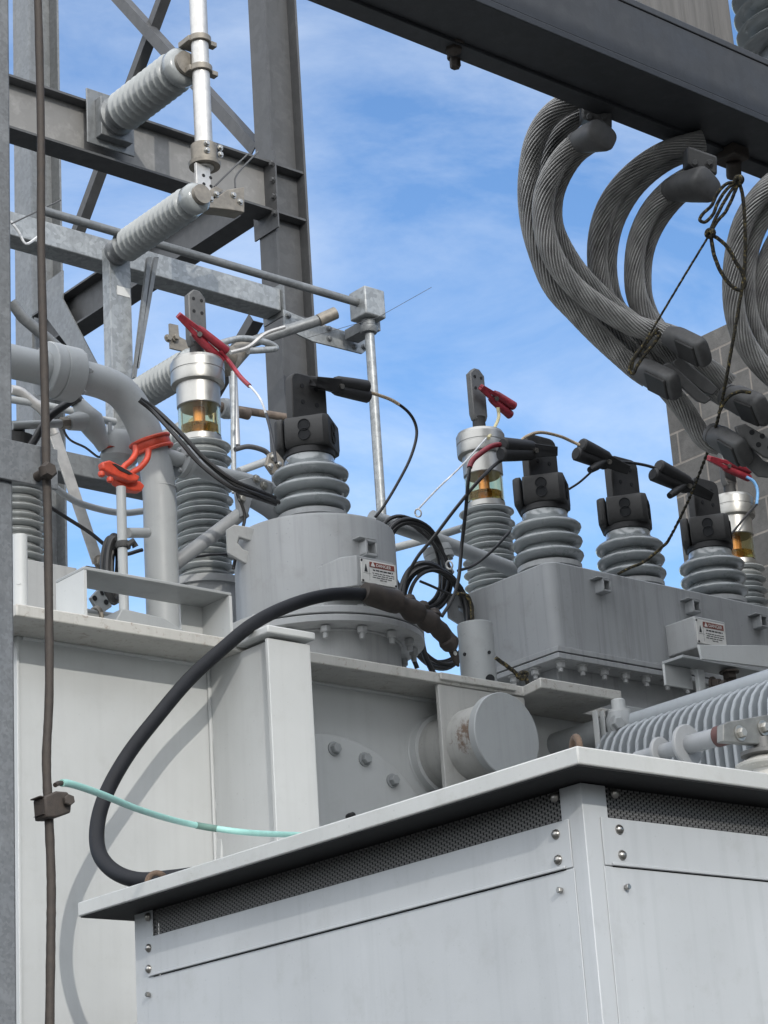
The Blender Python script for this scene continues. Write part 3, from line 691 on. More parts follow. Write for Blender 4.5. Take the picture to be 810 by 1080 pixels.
# lower galvanised tube beams
BY2 = 8.82
zt2, zm2 = PY(112, 251.5, BY2).z, PY(112, 276, BY2).z; xe2 = PY(297, 330, BY2).x
t = thing('galvanised_beam', 'galvanised square tube beam with pale mottling, ending in a plate at the column', 'steel beam', (lx, BY2, zm2), 'beams of the steel structure')
g = G(); g.box((lx, BY2, zm2), (xe2, BY2+.14, zt2)); build('tube', g, 'galv_light', t, bev=.006)
g = G(); g.box((xe2+.001, BY2-.02, zm2-.03), (xe2+.014, BY2+.17, zt2+.03)); build('end_plate', g, 'galv', t)
zt3, zm3 = PY(100, 482, BY2).z, PY(100, 505, BY2).z; xe3 = PY(205, 510, BY2).x
g = G(); g.box((lx, BY2, zm3), (xe3, BY2+.15, zt3)); t3 = build('galvanised_beam', g, 'galv', bev=.006)
tag(t3, 'lower galvanised beam running behind the orange red valve handle', 'steel beam', 'beams of the steel structure')
# beam running away from the main column to the far one
tz, bz_ = PX(103, 294, sx1+.07).z, PX(115, 328, sx1+.07).z
t = thing('steel_beam', 'dark steel beam sloping down to the left behind the galvanised post, linking the two columns', 'steel beam', (sx1+.07, SY+fw, bz_), 'beams of the steel structure')
g = G(); g.box((sx1, SY+fw+.002, bz_), (sx1+.15, ly-.002, bz_+.014)); build('bottom_flange', g, 'steel', t)
g = G(); g.box((sx1, SY+fw+.002, tz-.014), (sx1+.15, ly-.002, tz)); build('top_flange', g, 'steel', t)
g = G(); g.box((sx1+.07, SY+fw+.002, bz_+.015), (sx1+.08, ly-.002, tz-.015)); build('web', g, 'steel', t)
g = G(); g.prism([PX(x, y, sx1-.012) for x, y in ((45, 300), (66, 285), (66, 315), (108, 395), (96, 398), (45, 330))], (.01, 0, 0)); tag(build('gusset_plate', g, 'galv'), 'grey gusset plate on the far left column under the diagonal beam', 'plate')
# bracing angles
def angle_bar(name, a, b, xx, w, label, mat='steel'):
    a, b = PX(*a, xx), PX(*b, xx); d = (b-a).normalized(); u = d.cross(X_).normalized()*w/2
    g = G(); m = (a+b)/2; h = (b-a)/2
    g.obox(m, h, u, X_*.004); g.obox(m+u-d.cross(X_).normalized()*.004+X_*(w*.5+.004), h, d.cross(X_).normalized()*.004, X_*w*.5)
    tag(build(name, g, mat), label, 'brace', 'cross bracing of the steel structure')
angle_bar('brace', (90, -38), (268, 158), sx1+.10, .075, 'steel brace falling from top left to the column')
angle_bar('brace', (182, -40), (77, 246), sx1+.14, .065, 'steel brace falling from top to lower left, crossing behind the other brace')
angle_bar('brace', (265, 335), (216, 420), sx1+.10, .07, 'short steel brace below the galvanised beam, behind the left aluminium cap')
# galvanised post carrying the lower insulator
PYY = 8.62
a, b = PY(118.5, 390, PYY), PY(140.5, 390, PYY); ptz = PY(130, 262, PYY).z; pbz = PY(135, 505, PYY).z
t = thing('support_post', 'light galvanised vertical post with a small white sticker, left of centre', 'post', (a.x, PYY, pbz))
g = G(); g.box((a.x, PYY, pbz), (b.x, PYY+.006, ptz)); g.box((a.x, PYY+.0065, pbz), (a.x+.006, PYY+.07, ptz)); g.box((b.x-.006, PYY+.0065, pbz), (b.x, PYY+.07, ptz)); build('channel', g, 'galv_light', t, bev=.001)
a1, b1_ = PY(123.5, 310, PYY-.002), PY(137, 303, PYY-.002)
g = G(); g.box((a1.x, PYY-.003, a1.z-.002), (b1_.x, PYY-.001, a1.z+.048)); build('sticker', g, 'white', t)
# horizontal post insulators
def post_ins(name, label, pa, Y0, tip_px, r, n, rb, capmat='galv', extra=.0):
    a = PY(*pa, Y0); L = Y0 - PX(tip_px[0], tip_px[1], a.x).y
    t = thing(name, label, 'insulator', a, 'horizontal post insulators'); d = V((0, -1, 0))
    g = G(); g.lathe([(rb, 0), (rb, .02), (rb*.8, .03), (rb*.8, L*.10)], a, d, 28); build('base_cap', g, capmat, t)
    pr = [(r*.66, L*.10)]; P = L*.76/n
    for k in range(n):
        b = L*.10+k*P
        pr += [(r*.68, b+P*.12), (r*.93, b+P*.38), (r, b+P*.5), (r*.95, b+P*.62), (r*.70, b+P*.88)]
    pr += [(r*.78, L*.87), (r*.93, L*.885), (r*.93, L*.95), (r*.7, L*.98)]
    g = G(); g.lathe(pr, a, d, 40); build('shed_stack', g, 'porc_light', t, sharp=80)
    g = G(); g.lathe([(r*.6, L*.98), (r*.6, L+.01)], a, d, 24); build('tip_cap', g, 'clampm', t)
    return a + d*L, t
tip1, t = post_ins('post_insulator', 'upper pale ribbed insulator pointing from the top beam to the aluminium tube', (122, 124), BY1-.07, (197, 78), .115, 10, .11)
a = V(t['_w'])
g = G(); g.box((a.x-.15, BY1-.013, a.z-.17), (a.x+.16, BY1-.001, a.z+.17)); g.box((a.x-.095, BY1-.07, a.z-.13), (a.x+.11, BY1-.0135, a.z+.11)); build('mounting_bracket', g, 'galv', t, bev=.004)
tip2, t = post_ins('post_insulator', 'middle pale ribbed insulator leaning out from the top of the galvanised post', (122, 267), PYY-.001, (213, 213), .085, 14, .07)
tip3, t = post_ins('post_insulator', 'lower pale ribbed insulator partly hidden behind the left aluminium cap', (135, 424), PYY-.001, (207, 372), .085, 13, .07)
tip4, t = post_ins('post_insulator', 'pale ribbed insulator mostly hidden between the oil pipe and the left sight glass', (158, 480), PYY-.1, (207, 448), .075, 12, .06)
# vertical aluminium bus tube with clamps
ty_ = tip1.y-.055
top, bot = PY(207, -30, ty_), PY(216, 178, ty_)
t = thing('bus_tube', 'vertical silver aluminium tube clamped to the upper insulator at the top of the picture', 'tube', bot)
g = G(); g.cyl(bot, (bot.x, ty_, bot.z+2.6), .047, 32); build('tube', g, 'tube', t)
for yy in (43, 74):
    p = PY(210+(yy-43)*.05, yy, ty_); g = G(); g.lathe([(.048, -.018), (.062, -.018), (.062, .018), (.048, .018)], (bot.x, ty_, p.z), Z, 28)
    g.box((bot.x-.07, ty_, p.z-.016), (bot.x+.02, ty_+.10, p.z+.016)); g.box((bot.x+.05, ty_-.02, p.z-.014), (bot.x+.10, ty_+.02, p.z+.014)); build('clamp', g, 'clampm', t, bev=.003)
p, q = PY(215, 176, ty_), PY(214, 154, ty_)
g = G(); g.lathe([(.048, p.z), (.082, p.z), (.085, p.z+.02), (.070, p.z+.03), (.070, q.z), (.048, q.z)], (bot.x, ty_, 0), Z, 30); sl_ = build('sleeve', g, 'clampm', t)
for sx in (-.03, .055):
    for dz in (.06, .10):
        g = G(); g.bolt((bot.x+sx, ty_-.066, p.z+dz), (0, -1, 0), .013, .014); build('bolt', g, 'alu', sl_)
a, b = PY(206, 177, ty_-.02), PY(219, 213, ty_-.02)
g = G(); g.box((a.x, ty_-.028, b.z), (b.x+.02, ty_-.01, a.z+.03)); pl = build('terminal_plate', g, 'tube', t, bev=.002)
for i in (0, 1):
    for j in (0, 1):
        g = G(); g.lathe([(.010, 0), (.010, .001), (.001, .0012)], (a.x+.045+i*.045, ty_-.0285, a.z-.035-j*.05), (0, -1, 0), 12); build('bolt_hole', g, 'dark', pl)
p0, p1_ = PY(222, 212, ty_-.03), PY(258, 216, ty_-.03)
t = thing('terminal_clamp', 'tan grey bolted terminal clamp at the tip of the middle insulator', 'clamp', p0)
g = G()
for pts in ([(210, 208), (228, 196), (236, 200), (214, 217)], [(214, 218), (240, 200), (258, 197), (258, 224), (242, 221)]):
    g.prism([PY(x, y, ty_-.04) for x, y in pts], (0, .09, 0))
build('plate', g, 'clampm', t, bev=.004)
for x, y in ((246, 206), (253, 213), (222, 210), (228, 205)):
    g = G(); g.bolt(PY(x, y, ty_-.041), (0, -1, 0), .013, .014); build('bolt', g, 'alu', t)
for pts, lab in (([(226, 197), (240, 183), (262, 162)], 'left thin wire curving from the tan terminal clamp'), ([(248, 198), (250, 184), (272, 160)], 'right thin wire curving from the tan terminal clamp')):
    g = G(); g.tube(smooth([PY(x, y, ty_+.02) for x, y in pts]), .005, 6); tag(build('tie_wire', g, 'steel'), lab, 'wire')
# operating rod with gearbox and down tube
OY = 8.5
a, b = PY(380, 320, OY), PY(387, 322, OY)
za_ = PY(200, 265, OY).z
g = G(); g.cyl((lx+2.2, OY, a.z), (a.x, OY, a.z), .023, 16)
t = thing('operating_mechanism', 'thin horizontal operating rod ending in a grey gearbox with a vertical tube below', 'mechanism', (b.x, OY, a.z-2))
build('operating_rod', g, 'galv', t)
g = G(); g.box((b.x-.07, OY-.07, a.z-.09), (b.x+.075, OY+.07, a.z+.08)); build('gearbox', g, 'galv_light', t, bev=.008)
g = G(); g.lathe([(.045, a.z-.17), (.052, a.z-.15), (.052, a.z-.135), (.04, a.z-.125), (.04, a.z-.091)], (b.x, OY, 0), Z, 24); build('coupling', g, 'galv', t)
g = G(); g.cyl((b.x+.005, OY, a.z-2.4), (b.x+.005, OY, a.z-.171), .027, 18); build('down_tube', g, 'galv_light', t)
# bracket arm under the gearbox
g = G(); g.prism([PY(x, y, 8.72) for x, y in ((299, 326), (322, 336), (385, 356), (386, 370), (382, 373), (330, 360), (300, 346))], (0, .012, 0))
t = thing('bracket_arm', 'flat galvanised bracket plate bolted to the column, reaching towards the gearbox', 'bracket', PY(330, 350, 8.72))
build('plate', g, 'galv_light', t, bev=.002)
for x, y in ((304, 333), (347, 347), (347, 357), (374, 366), (384, 366)):
    g = G(); g.bolt(PY(x, y, 8.719), (0, -1, 0), .014, .014); build('bolt', g, 'galv', t)
g = G(); g.cyl(PY(381, 352, 8.66), PY(389, 343, 8.55), .02, 10); g.box(PY(377, 352, 8.7), PY(388, 345, 8.5)); build('support_foot', g, 'galv', t)
# switch arm
t = thing('switch_arm', 'grey tubular switch arm with a dark end cap, in front of the column', 'switch', PY(300, 350, 8.1))
g = G(); g.tube([PY(262, 362, 8.3), PY(338, 337, 8.1)], .030, 14); build('arm', g, 'galv', t)
g = G(); g.cyl(PY(336, 338, 8.1), PY(354, 330, 8.06), .033, 14); build('end_cap', g, 'clampm', t)
g = G(); g.tube(smooth([PY(232, 362, 8.1), PY(255, 357, 8.1), (PY(280, 361, 8.1)), PY(291, 367, 8.1), PY(280, 369, 8.1), PY(262, 370, 8.1)]), .017, 10); build('corona_loop', g, 'galv_light', t)
g = G(); g.tube([PY(258, 366, 8.2), PY(238, 385, 8.15), PY(222, 372, 8.1)], [.045, .06, .03], 12); g.cyl(PY(215, 372, 8.1), PY(245, 376, 8.1), .05, 14); build('hinge', g, 'clampm', t, bev=.004)
for x, y in ((228, 378), (238, 368), (232, 390)):
    g = G(); g.bolt(PY(x, y, 8.0), -AF, .018, .018); build('bolt', g, 'alu', t)
t = thing('contact_bracket', 'small grey L shaped contact bracket left of the left terminal spade', 'bracket', PY(185, 355, 8.2))
g = G(); g.prism([PY(x, y, 8.2) for x, y in ((179, 341), (188, 343), (189, 355), (201, 361), (200, 372), (180, 367))], (0, .012, 0)); build('plate', g, 'clampm', t)
for x, y in ((177, 357), (185, 356)):
    g = G(); g.bolt(PY(x, y, 8.19), (0, -1, 0), .016, .018); build('bolt', g, 'clampm', t)
for i, (x, y0, y1, r, lab) in enumerate(((246, 392, 470, .022, 'vertical bright aluminium rod right of the left sight glass'), )):
    g = G(); a = PY(x+3, y1, 8.2); b = PY(x, y0, 8.2); g.cyl((a.x, 8.2, a.z), (a.x, 8.2, b.z), r, 14); tag(build('support_rod', g, 'tube'), lab, 'rod')
t = thing('rusty_pipe', 'thin horizontal brownish pipe with a grey clamp, left of the black terminal', 'pipe', PY(240, 428, 8.5))
g = G(); g.cyl(PY(225, 428, 8.5), PY(262, 437, 8.5), .030, 14); g.cyl(PY(238, 430, 8.5), PY(345, 447, 8.5), .021, 14); build('pipe', g, 'brownpipe', t)
g = G(); g.lathe([(.05, -.03), (.055, 0), (.05, .03)], PY(238, 431, 8.5), (1, 0, 0), 16); build('clamp', g, 'fit', t)
# hanging flat fork straps
for i, (x0, x1, xx0, xx1, lab) in enumerate(((158, 146, 150, 141, 'left'), (165, 150, 157, 144, 'right'))):
    g = G(); d = V((0, .02, 0))
    g.prism([PY(x0-2, 271, 8.55), PY(x0+2.5, 271, 8.55), PY(xx1+3, 398-10*i, 8.55), PY(xx1, 398-10*i, 8.55)], d)
    tag(build('hanging_strap', g, 'galv'), lab+' one of two thin flat straps hanging beside the galvanised post', 'strap')
g = G(); g.tube(smooth([PY(*q, 8.6) for q in ((11, 233), (20, 245), (27, 257), (37, 252), (44, 245))]), .007, 6); tag(build('tie_wire', g, 'whitewire'), 'pale bent wire hook hanging on the galvanised beam near the far left column', 'wire')
g = G(); g.tube([PY(12, 236, 8.5), PY(64, 211, 8.5)], .004, 6); tag(build('tie_wire', g, 'steel'), 'fine straight dark wire rising across the far left column above the hook', 'wire')
g = G(); g.tube([PY(322, 357, 8.4), PY(398, 335, 8.4), PY(455, 303, 8.6)], .0016, 5); tag(build('tie_wire', g, 'steel'), 'hair thin wire stretched past the gearbox into the sky', 'wire')

# ================================================================== foreground post, ground cable, clamp
pq = PD(15.5, 700, 5.0); fx1 = pq.x; fy = pq.y
t = thing('galvanised_post', 'blue grey galvanised post cut off by the left edge of the picture', 'post', (fx1-.12, fy, 0))
g = G(); g.box((fx1-.16, fy, .0), (fx1, fy+.10, 6.2)); build('tube', g, 'post', t, bev=.006)
a, b = PY(60.5, 477, fy-.012), PY(58, 516, fy-.012)
g = G(); g.box((fx1-.15, fy-.014, b.z), (a.x, fy-.003, a.z+.006)); build('bracket_plate', g, 'post', t, bev=.002)
rp = PY(52, 640, fy-.045)
pts = [(37.5, -60), (40, 0), (43, 130), (43.5, 270), (47, 400), (49, 500), (50.5, 560), (52, 720), (49, 800), (51.5, 860), (54, 930), (53.5, 1000), (52, 1110)]
P = smooth([PY(x, y, fy-.035) for x, y in pts], 10)
P.append(V((P[-1].x, P[-1].y, -.02)))
g = G(); g.tube(P, [.0102+random.uniform(-.0005, .0005) for _ in P], 14); gc = build('ground_cable', g, 'rod'); tag(gc, 'brown oxidised ground cable hanging straight down the left side', 'cable')
p = PY(48, 498, fy-.05)
g = G(); g.lathe([(.020, 0), (.022, .004), (.022, .016), (.016, .024)], p+V((0, -.0, 0)), (0, -1, 0), 6); g.cyl(p+V((0, .036, 0)), p, .012, 12); tag(build('clamp_bolt', g, 'rod'), 'rusty bolt head clamping the ground cable to the post bracket', 'bolt')
# split bolt connector
p = PY(55, 850, fy-.05)
t = thing('split_connector', 'brown bronze clamp connector joining the green wire to the ground cable', 'clamp', p)
g = G(); g.prism([PY(x, y, fy-.065) for x, y in ((47, 840), (60, 834), (72, 835), (76, 845), (75, 857), (60, 862), (49, 862))], (0, .05, 0)); build('body', g, 'rod', t, bev=.004)
g = G(); g.box(PY(42, 839, fy-.06), PY(50, 846, fy-.02)); g.box(PY(45, 858, fy-.06), PY(54, 864, fy-.02)); build('jaw', g, 'rod', t, bev=.003)
g = G(); g.bolt(PY(71, 845, fy-.066), (-.2, -1, 0), .013, .016, False); build('bolt', g, 'rod', t)
# green bonding wire
gp = [(58, 828, fy-.04), (63, 826, fy-.03), (75, 827, fy+.0), (105, 837, fy+.12), (150, 855, fy+.4), (200, 869, fy+.75), (260, 878, 4.9), (320, 881, 5.1), (345, 884, 5.3)]
g = G(); pp = smooth([PY(x, y, Y) for x, y, Y in gp], 8)
t = thing('bonding_wire', 'pale green insulated wire running from the clamp across to behind the cabinet lid', 'wire', pp[0])
g.tube(pp[10:], .0085, 12); build('insulation', g, 'green', t)
g = G(); g.tube(pp[:11], .0055, 8); build('bare_end', g, 'rod', t)
k = [i for i, q in enumerate(pp) if 202 < 405+FPX*(q-CAM).dot(AR)/depth(q) < 232]
g = G(); g.tube(pp[k[0]:k[-1]+1], .0095, 12); build('tape_wrap', g, 'tape', t)
# thick black cable with fittings
cpts = [(389, 627, 5.98), (350, 627, 5.97), (310, 637, 5.95), (270, 656, 5.90), (235, 684, 5.86), (200, 716, 5.84), (165, 757, 5.80), (135, 796, 5.77), (113, 835, 5.75), (103, 868, 5.73), (104, 898, 5.67), (119, 918, 5.57), (145, 928, 5.45), (180, 926, 5.34), (215, 921, 5.27), (250, 914, 5.2)]
t = thing('power_cable', 'thick black cable arching from the turret down over the tank wall to the cabinet lid', 'cable', PY(150, 927, 5.43))
g = G(); g.tube(smooth([PY(*q) for q in cpts], 10), .0240, 24); build('sheath', g, 'cable', t)
fp = [(384, 624, 5.97, .036), (392, 627, 5.97, .043), (400, 630, 5.97, .043), (414, 634, 5.98, .045), (419, 635, 5.98, .045), (420, 635.5, 5.98, .030), (428, 640, 5.99, .034), (433, 643, 5.99, .044), (440, 647, 6.0, .044), (444, 650, 6.0, .033), (450, 654, 6.0, .041), (456, 658, 6.0, .041), (459, 660, 6.0, .032), (464, 665, 6.01, .036), (470, 672, 6.02, .032), (472, 676, 6.02, .037), (475, 679, 6.02, .037), (477, 681, 6.03, .024)]
g = G(); g.tube([PY(x, y, Y) for x, y, Y, r in fp], [q[3] for q in fp], 20); fit = build('cable_fitting', g, 'conduit', t, sharp=50)
for (x, y, r) in ((432, 633, .026), (446, 640, .026), (458, 648, .028)):
    g = G(); c = PY(x, y, 6.02); g.lathe([(.001, -r), (r*.7, -r*.7), (r, 0), (r*.7, r*.7), (.001, r)], c, Z, 14); build('fitting_knob', g, 'conduit', fit)
g = G(); g.prism([PY(x, y, 6.03) for x, y in ((471, 678), (478, 676), (484, 690), (485, 703), (481, 700))], (0, .012, 0)); g2 = build('cable_lug', g, 'conduit', t, bev=.002)
g = G(); g.lathe([(.009, 0), (.009, .001), (.001, .0012)], PY(480, 689, 6.0285), (0, -1, 0), 12); build('lug_hole', g, 'white', g2)
# ================================================================== oil piping at left
VY = 6.75; r0 = .066
pp = [(-70, 362), (20, 383), (80, 396), (112, 405), (130, 416), (145, 437), (156, 463), (164, 490), (168, 520), (169.5, 570), (171, 610)]
P = smooth([PY(x, y, VY) for x, y in pp], 8); P.append(V((P[-1].x, VY, zt+.002)))
q0 = P[0].copy(); P = smooth([V((tx0-.55, VY, .02)), V((tx0-.55, VY, 2.)), V((tx0-.55, VY, q0.z-.35)), V((tx0-.50, VY, q0.z-.12)), V((tx0-.36, VY, q0.z+.0)), V((tx0-.15, VY, q0.z+.01)), q0], 6)[:-1] + P     # drops to the ground left of the tank
t = thing('oil_pipe', 'large grey oil pipe with a flange, bending down from the left into the transformer cover', 'pipe', (P[-1].x, VY, zt), )
g = G(); g.tube(P, r0, 32); build('pipe', g, 'fit', t)
dx = (PY(80, 396, VY)-PY(50, 389.5, VY)).normalized()
for (x, y), w in (((53, 390), .05), ((69, 394), .085)):
    c = PY(x, y, VY); R = .108
    g = G(); g.lathe([(r0, -w/2), (R-.004, -w/2), (R, -w/2+.004), (R, w/2-.004), (R-.004, w/2), (r0, w/2)], c, dx, 40, caps=False); fl = build('flange', g, 'fit', t)
    if x == 69:
        for k in range(6):
            q = dx.orthogonal().normalized(); w_ = dx.cross(q); a = R_(k*60+20)
            g = G(); g.bolt(c+(q*math.cos(a)+w_*math.sin(a))*.088+dx*.044, dx, .013, .014, False, .01); build('bolt', g, 'fit', fl)
c = P[-1]
g = G(); g.lathe([(r0, .001), (.075, .002), (.070, .012), (r0, .016)], (c.x, VY, zt), Z, 32, caps=False); build('weld_collar', g, 'fit', t)
c = PY(168.6, 516, VY); g = G(); g.lathe([(r0, -.004), (r0+.003, 0), (r0, .004)], c, Z, 32, caps=False); build('weld_seam', g, 'fit', t)
# the pipe's lower companion, valve and small fittings
t = thing('drain_valve', 'small grey valve body with a stem and side pipe hanging under the big oil pipe', 'valve', PY(100, 450, 6.95))
g = G(); g.tube([PY(12, 449, 6.95), PY(67, 446.5, 6.95)], .017, 14); build('side_pipe', g, 'fit', t)
g = G(); g.tube([PY(64, 446.5, 6.95), PY(70, 446, 6.95), PY(72, 446, 6.95)], .024, 6); build('union_nut', g, 'clampm', t)
g = G(); g.tube([PY(x, y, 6.95) for x, y in ((77, 417), (84, 427), (88, 434), (95, 444), (101, 455), (106, 465), (111, 473))], [.022, .030, .040, .055, .045, .032, .030], 20); g.tube([PY(72, 446, 6.95), PY(92, 443, 6.95)], [.03, .046], 16); build('body', g, 'fit', t)
g = G(); g.tube([PY(74, 413, 6.95), PY(82, 425, 6.95)], .030, 8); build('stem', g, 'palm', t)
g = G(); g.lathe([(.055, -.05), (.075, -.03), (.075, .05), (.06, .08)], PY(126, 478, 6.95), (.1, 0, 1), 28); build('lower_body', g, 'fit', t)
g = G(); g.tube([PY(103, 442, 6.98), PY(121, 445, 6.98)], .016, 10); g.tube([PY(116, 446, 6.93), PY(115, 478, 6.93)], .008, 8); build('linkage', g, 'fit', t)
g = G(); g.box(PY(116, 470, 6.9), PY(123, 477, 6.95)); build('pointer', g, 'red', t)
t = thing('valve_lock', 'orange red enamel valve handle clamped round the bend of the big oil pipe', 'valve handle', PY(140, 490, 6.66))
ax = (PY(164, 490, VY)-PY(150, 450, VY)).normalized()
c = PY(159.5, 470, VY)
g = G(); nrm = -AF
g.lathe([(r0+.003, -.019), (r0+.010, -.019), (r0+.012, -.014), (r0+.012, .014), (r0+.010, .019), (r0+.003, .019)], c, ax, 40, caps=False); g.torus(c+ax*.021, ax, r0+.012, .008, 40, 8); g.torus(c-ax*.021, ax, r0+.012, .008, 40, 8); build('clamp_band', g, 'red', t)
g = G(); g.tube(smooth([PY(x, y, 6.62) for x, y in ((143, 470), (143, 478), (138, 486), (131, 492), (127, 500))], 5), [.012]*20+[.016], 10); build('arm', g, 'red', t)
g = G(); g.tube(smooth([PY(x, y, 6.62) for x, y in ((157, 474), (155, 484), (148, 493), (139, 499), (133, 506))], 5), [.012]*20+[.016], 10); build('arm', g, 'red', t)
g = G(); g.prism([PY(x, y, 6.60) for x, y in ((108, 487), (116, 485), (130, 492), (148, 502), (146, 507), (138, 508), (118, 500), (109, 494))], (0, .035, 0)); g.prism([PY(x, y, 6.63) for x, y in ((120, 502), (134, 506), (148, 507), (153, 512), (150, 518), (138, 517), (124, 509))], (0, .04, 0)); pd_ = build('paddle', g, 'red', t, bev=.006)
for (x, y) in ((107, 500), (116, 506)):
    g = G(); g.lathe([(.001, -.014), (.012, -.008), (.014, 0), (.012, .008), (.001, .014)], PY(x, y, 6.61), Z, 12); build('lug', g, 'red', pd_)
g = G(); g.prism([PY(x, y, 6.599) for x, y in ((118, 489), (122, 489.5), (134, 496), (140, 500), (136, 500.5), (126, 496))], (0, -.002, 0)); build('slot', g, 'dark', pd_)
# thin post with coil and cross tubes
a = PY(131, 650, 6.6); b = PY(128, 514, 6.6)
t = thing('thin_standpipe', 'thin grey vertical pipe standing on the cover below the orange red handle', 'pipe', (a.x, 6.6, zt))
g = G(); g.cyl((a.x, 6.6, zt+.001), (a.x, 6.6, b.z), .019, 16); build('pipe', g, 'fit', t)
g = G(); g.lathe([(.028, -.012), (.030, 0), (.028, .012)], PY(130, 575, 6.6), Z, 18); g.tube([PY(133, 576, 6.58), PY(140, 571, 6.58), PY(143, 577, 6.58)], .013, 8); build('clip', g, 'palm', t)
g = G(); g.cyl(PY(134, 562, 6.62), PY(155, 562, 6.7), .020, 14); build('branch', g, 'fit', t)
def coil(name, label, ctr, Y, rx, ry, turns, r, mat='blackwire', tilt=0., seed=1, a0=0., tail=None):
    rnd = random.Random(seed); pts = []; n = 26
    for i in range(int(turns*n)):
        k = i//n
        if i % n == 0: jx, jy, jo, jd = rnd.uniform(.84, 1.08), rnd.uniform(.88, 1.06), rnd.uniform(-4, 4), rnd.uniform(-.06, .06)
        a = a0+2*math.pi*i/n
        x, y = math.cos(a)*rx*jx+jo, math.sin(a)*ry*jy+jo*.5
        x, y = x*math.cos(tilt)-y*math.sin(tilt), x*math.sin(tilt)+y*math.cos(tilt)
        pts.append(PY(ctr[0]+x, ctr[1]+y, Y+jd+.01*math.sin(a*2)))
    P = [sum((pts[max(0, min(len(pts)-1, i+o))] for o in (-2, -1, 0, 1, 2)), V((0, 0, 0)))/5 for i in range(len(pts))]
    if tail: P += [PY(x, y, Y) for x, y in tail]
    g = G(); g.tube(smooth(P, 2), r, 8)
    return tag(build(name, g, mat), label, 'wire coil')
coil('wire_coil', 'black wire bundle hanging on the thin standpipe at left', (120, 600), 6.68, 8, 36, 6, .012, seed=3)
# flat bright bar, small curved pipes
t = thing('flat_bar', 'bright flat metal bar slanting down to the cover left of the black wire bundle', 'bar', PY(103, 596, 7.4))
g = G(); a, b = PY(56, 452, 7.4), PY(104, 594, 7.4)
u = V((.026, 0, .008)); g.prism([a-u, a+u, b+u, b-u], (0, .008, 0)); build('bar', g, 'tube', t, bev=.001)
g = G(); g.bolt(b+V((0, -.01, 0)), (0, -1, 0), .024, .02); g.box(b+V((-.06, 0, -.05)), b+V((.06, .05, -.02))); build('end_bolt', g, 'clampm', t)
g = G(); g.tube(smooth([PY(x, y, 7.3) for x, y in ((11, 411), (22, 414), (33, 423), (44, 432), (52, 445), (58, 458))]), .022, 12); tag(build('curved_bar', g, 'tube'), 'pale curved tube arching under the oil pipe flange', 'tube')
g = G(); g.tube(smooth([PY(x, y, 7.3) for x, y in ((10, 421), (40, 426), (78, 434))]), .016, 12); tag(build('small_pipe', g, 'fit'), 'small grey pipe behind the valve, just below the oil pipe flange', 'pipe')
g = G(); g.tube(smooth([PY(x, y, 7.2) for x, y in ((58, 514), (78, 528), (105, 537), (130, 541), (152, 539))]), .014, 12); tag(build('small_pipe', g, 'fit'), 'small grey pipe sagging in front of the sky below the lower galvanised beam', 'pipe')
g = G(); g.tube(smooth([PY(x, y, 6.9) for x, y in ((28, 478), (37, 463), (52, 440), (76, 422))]), .016, 10); tag(build('lead_cable', g, 'blackwire'), 'short black cable rising to the small valve stem at left', 'cable')
g = G(); g.tube([PY(12, 318, 7.6), PY(24, 335, 7.6), PY(44, 352, 7.6), PY(60, 366, 7.6)], .026, 12); tag(build('small_pipe', g, 'galv'), 'grey pipe stub slanting down behind the ground cable above the oil pipe', 'pipe')
g = G(); g.tube(smooth([PY(x, y, 7.0) for x, y in ((15, 512), (40, 527), (70, 546), (95, 562), (125, 584), (150, 580))]), .008, 8); t1 = build('lead_wire', g, 'blackwire'); tag(t1, 'thin dark lead sloping from the foreground bracket to the thin standpipe', 'wire')
g = G(); g.tube(smooth([PY(x, y, 7.0) for x, y in ((62, 440), (72, 462), (90, 472), (104, 482), (108, 476))]), .005, 6); tag(build('lead_wire', g, 'steel'), 'thin grey wire sagging from the side pipe union to the small valve', 'wire')
g = G(); g.tube(smooth([PY(x, y, 7.35) for x, y in ((243, 372), (262, 366), (280, 352), (300, 345))]), .009, 8); tag(build('lead_wire', g, 'tube'), 'thin bright wire curving from the left red clip towards the switch arm', 'wire')
g = G(); g.tube([PY(246, 392, 7.9), PY(246, 470, 7.9), PY(247, 520, 7.9)], .013, 10); tag(build('support_rod', g, 'galv_light'), 'thin grey rod just left of the bright aluminium rod by the sight glass', 'rod')
g = G(); g.tube(smooth([PY(x, y, 6.6) for x, y in ((250, 520), (258, 545), (252, 570), (246, 600))]), .007, 8); tag(build('earth_strap', g, 'blackwire'), 'short black earth lead hanging beside the lifting lug of the round turret', 'wire')
# bracket on the cover
lx0 = PY(88, 640, 6.03).x; lx1 = PY(245, 665, 6.03).x; bz0 = PY(88, 597.5, 6.03).z
t = thing('cover_bracket', 'pale grey bent plate bracket standing on the edge of the transformer cover', 'bracket', (lx0, 6.03, zt))
g = G(); g.box((lx0, 6.025, bz0-.012), (lx1, 6.20, bz0)); build('top_plate', g, 'fit', t, bev=.003)
g = G(); g.box((lx0, 6.025, zt+.001), (lx0+.012, 6.20, bz0-.0125)); build('leg', g, 'tank', t)
lx2 = PY(212, 660, 6.03).x
g = G(); g.box((lx1-.012, 6.025, zt+.001), (lx1, 6.20, bz0-.0125)); g.box((lx2+.03, 6.19, zt+.001), (lx1-.0125, 6.20, bz0-.0125)); build('leg', g, 'tank', t)
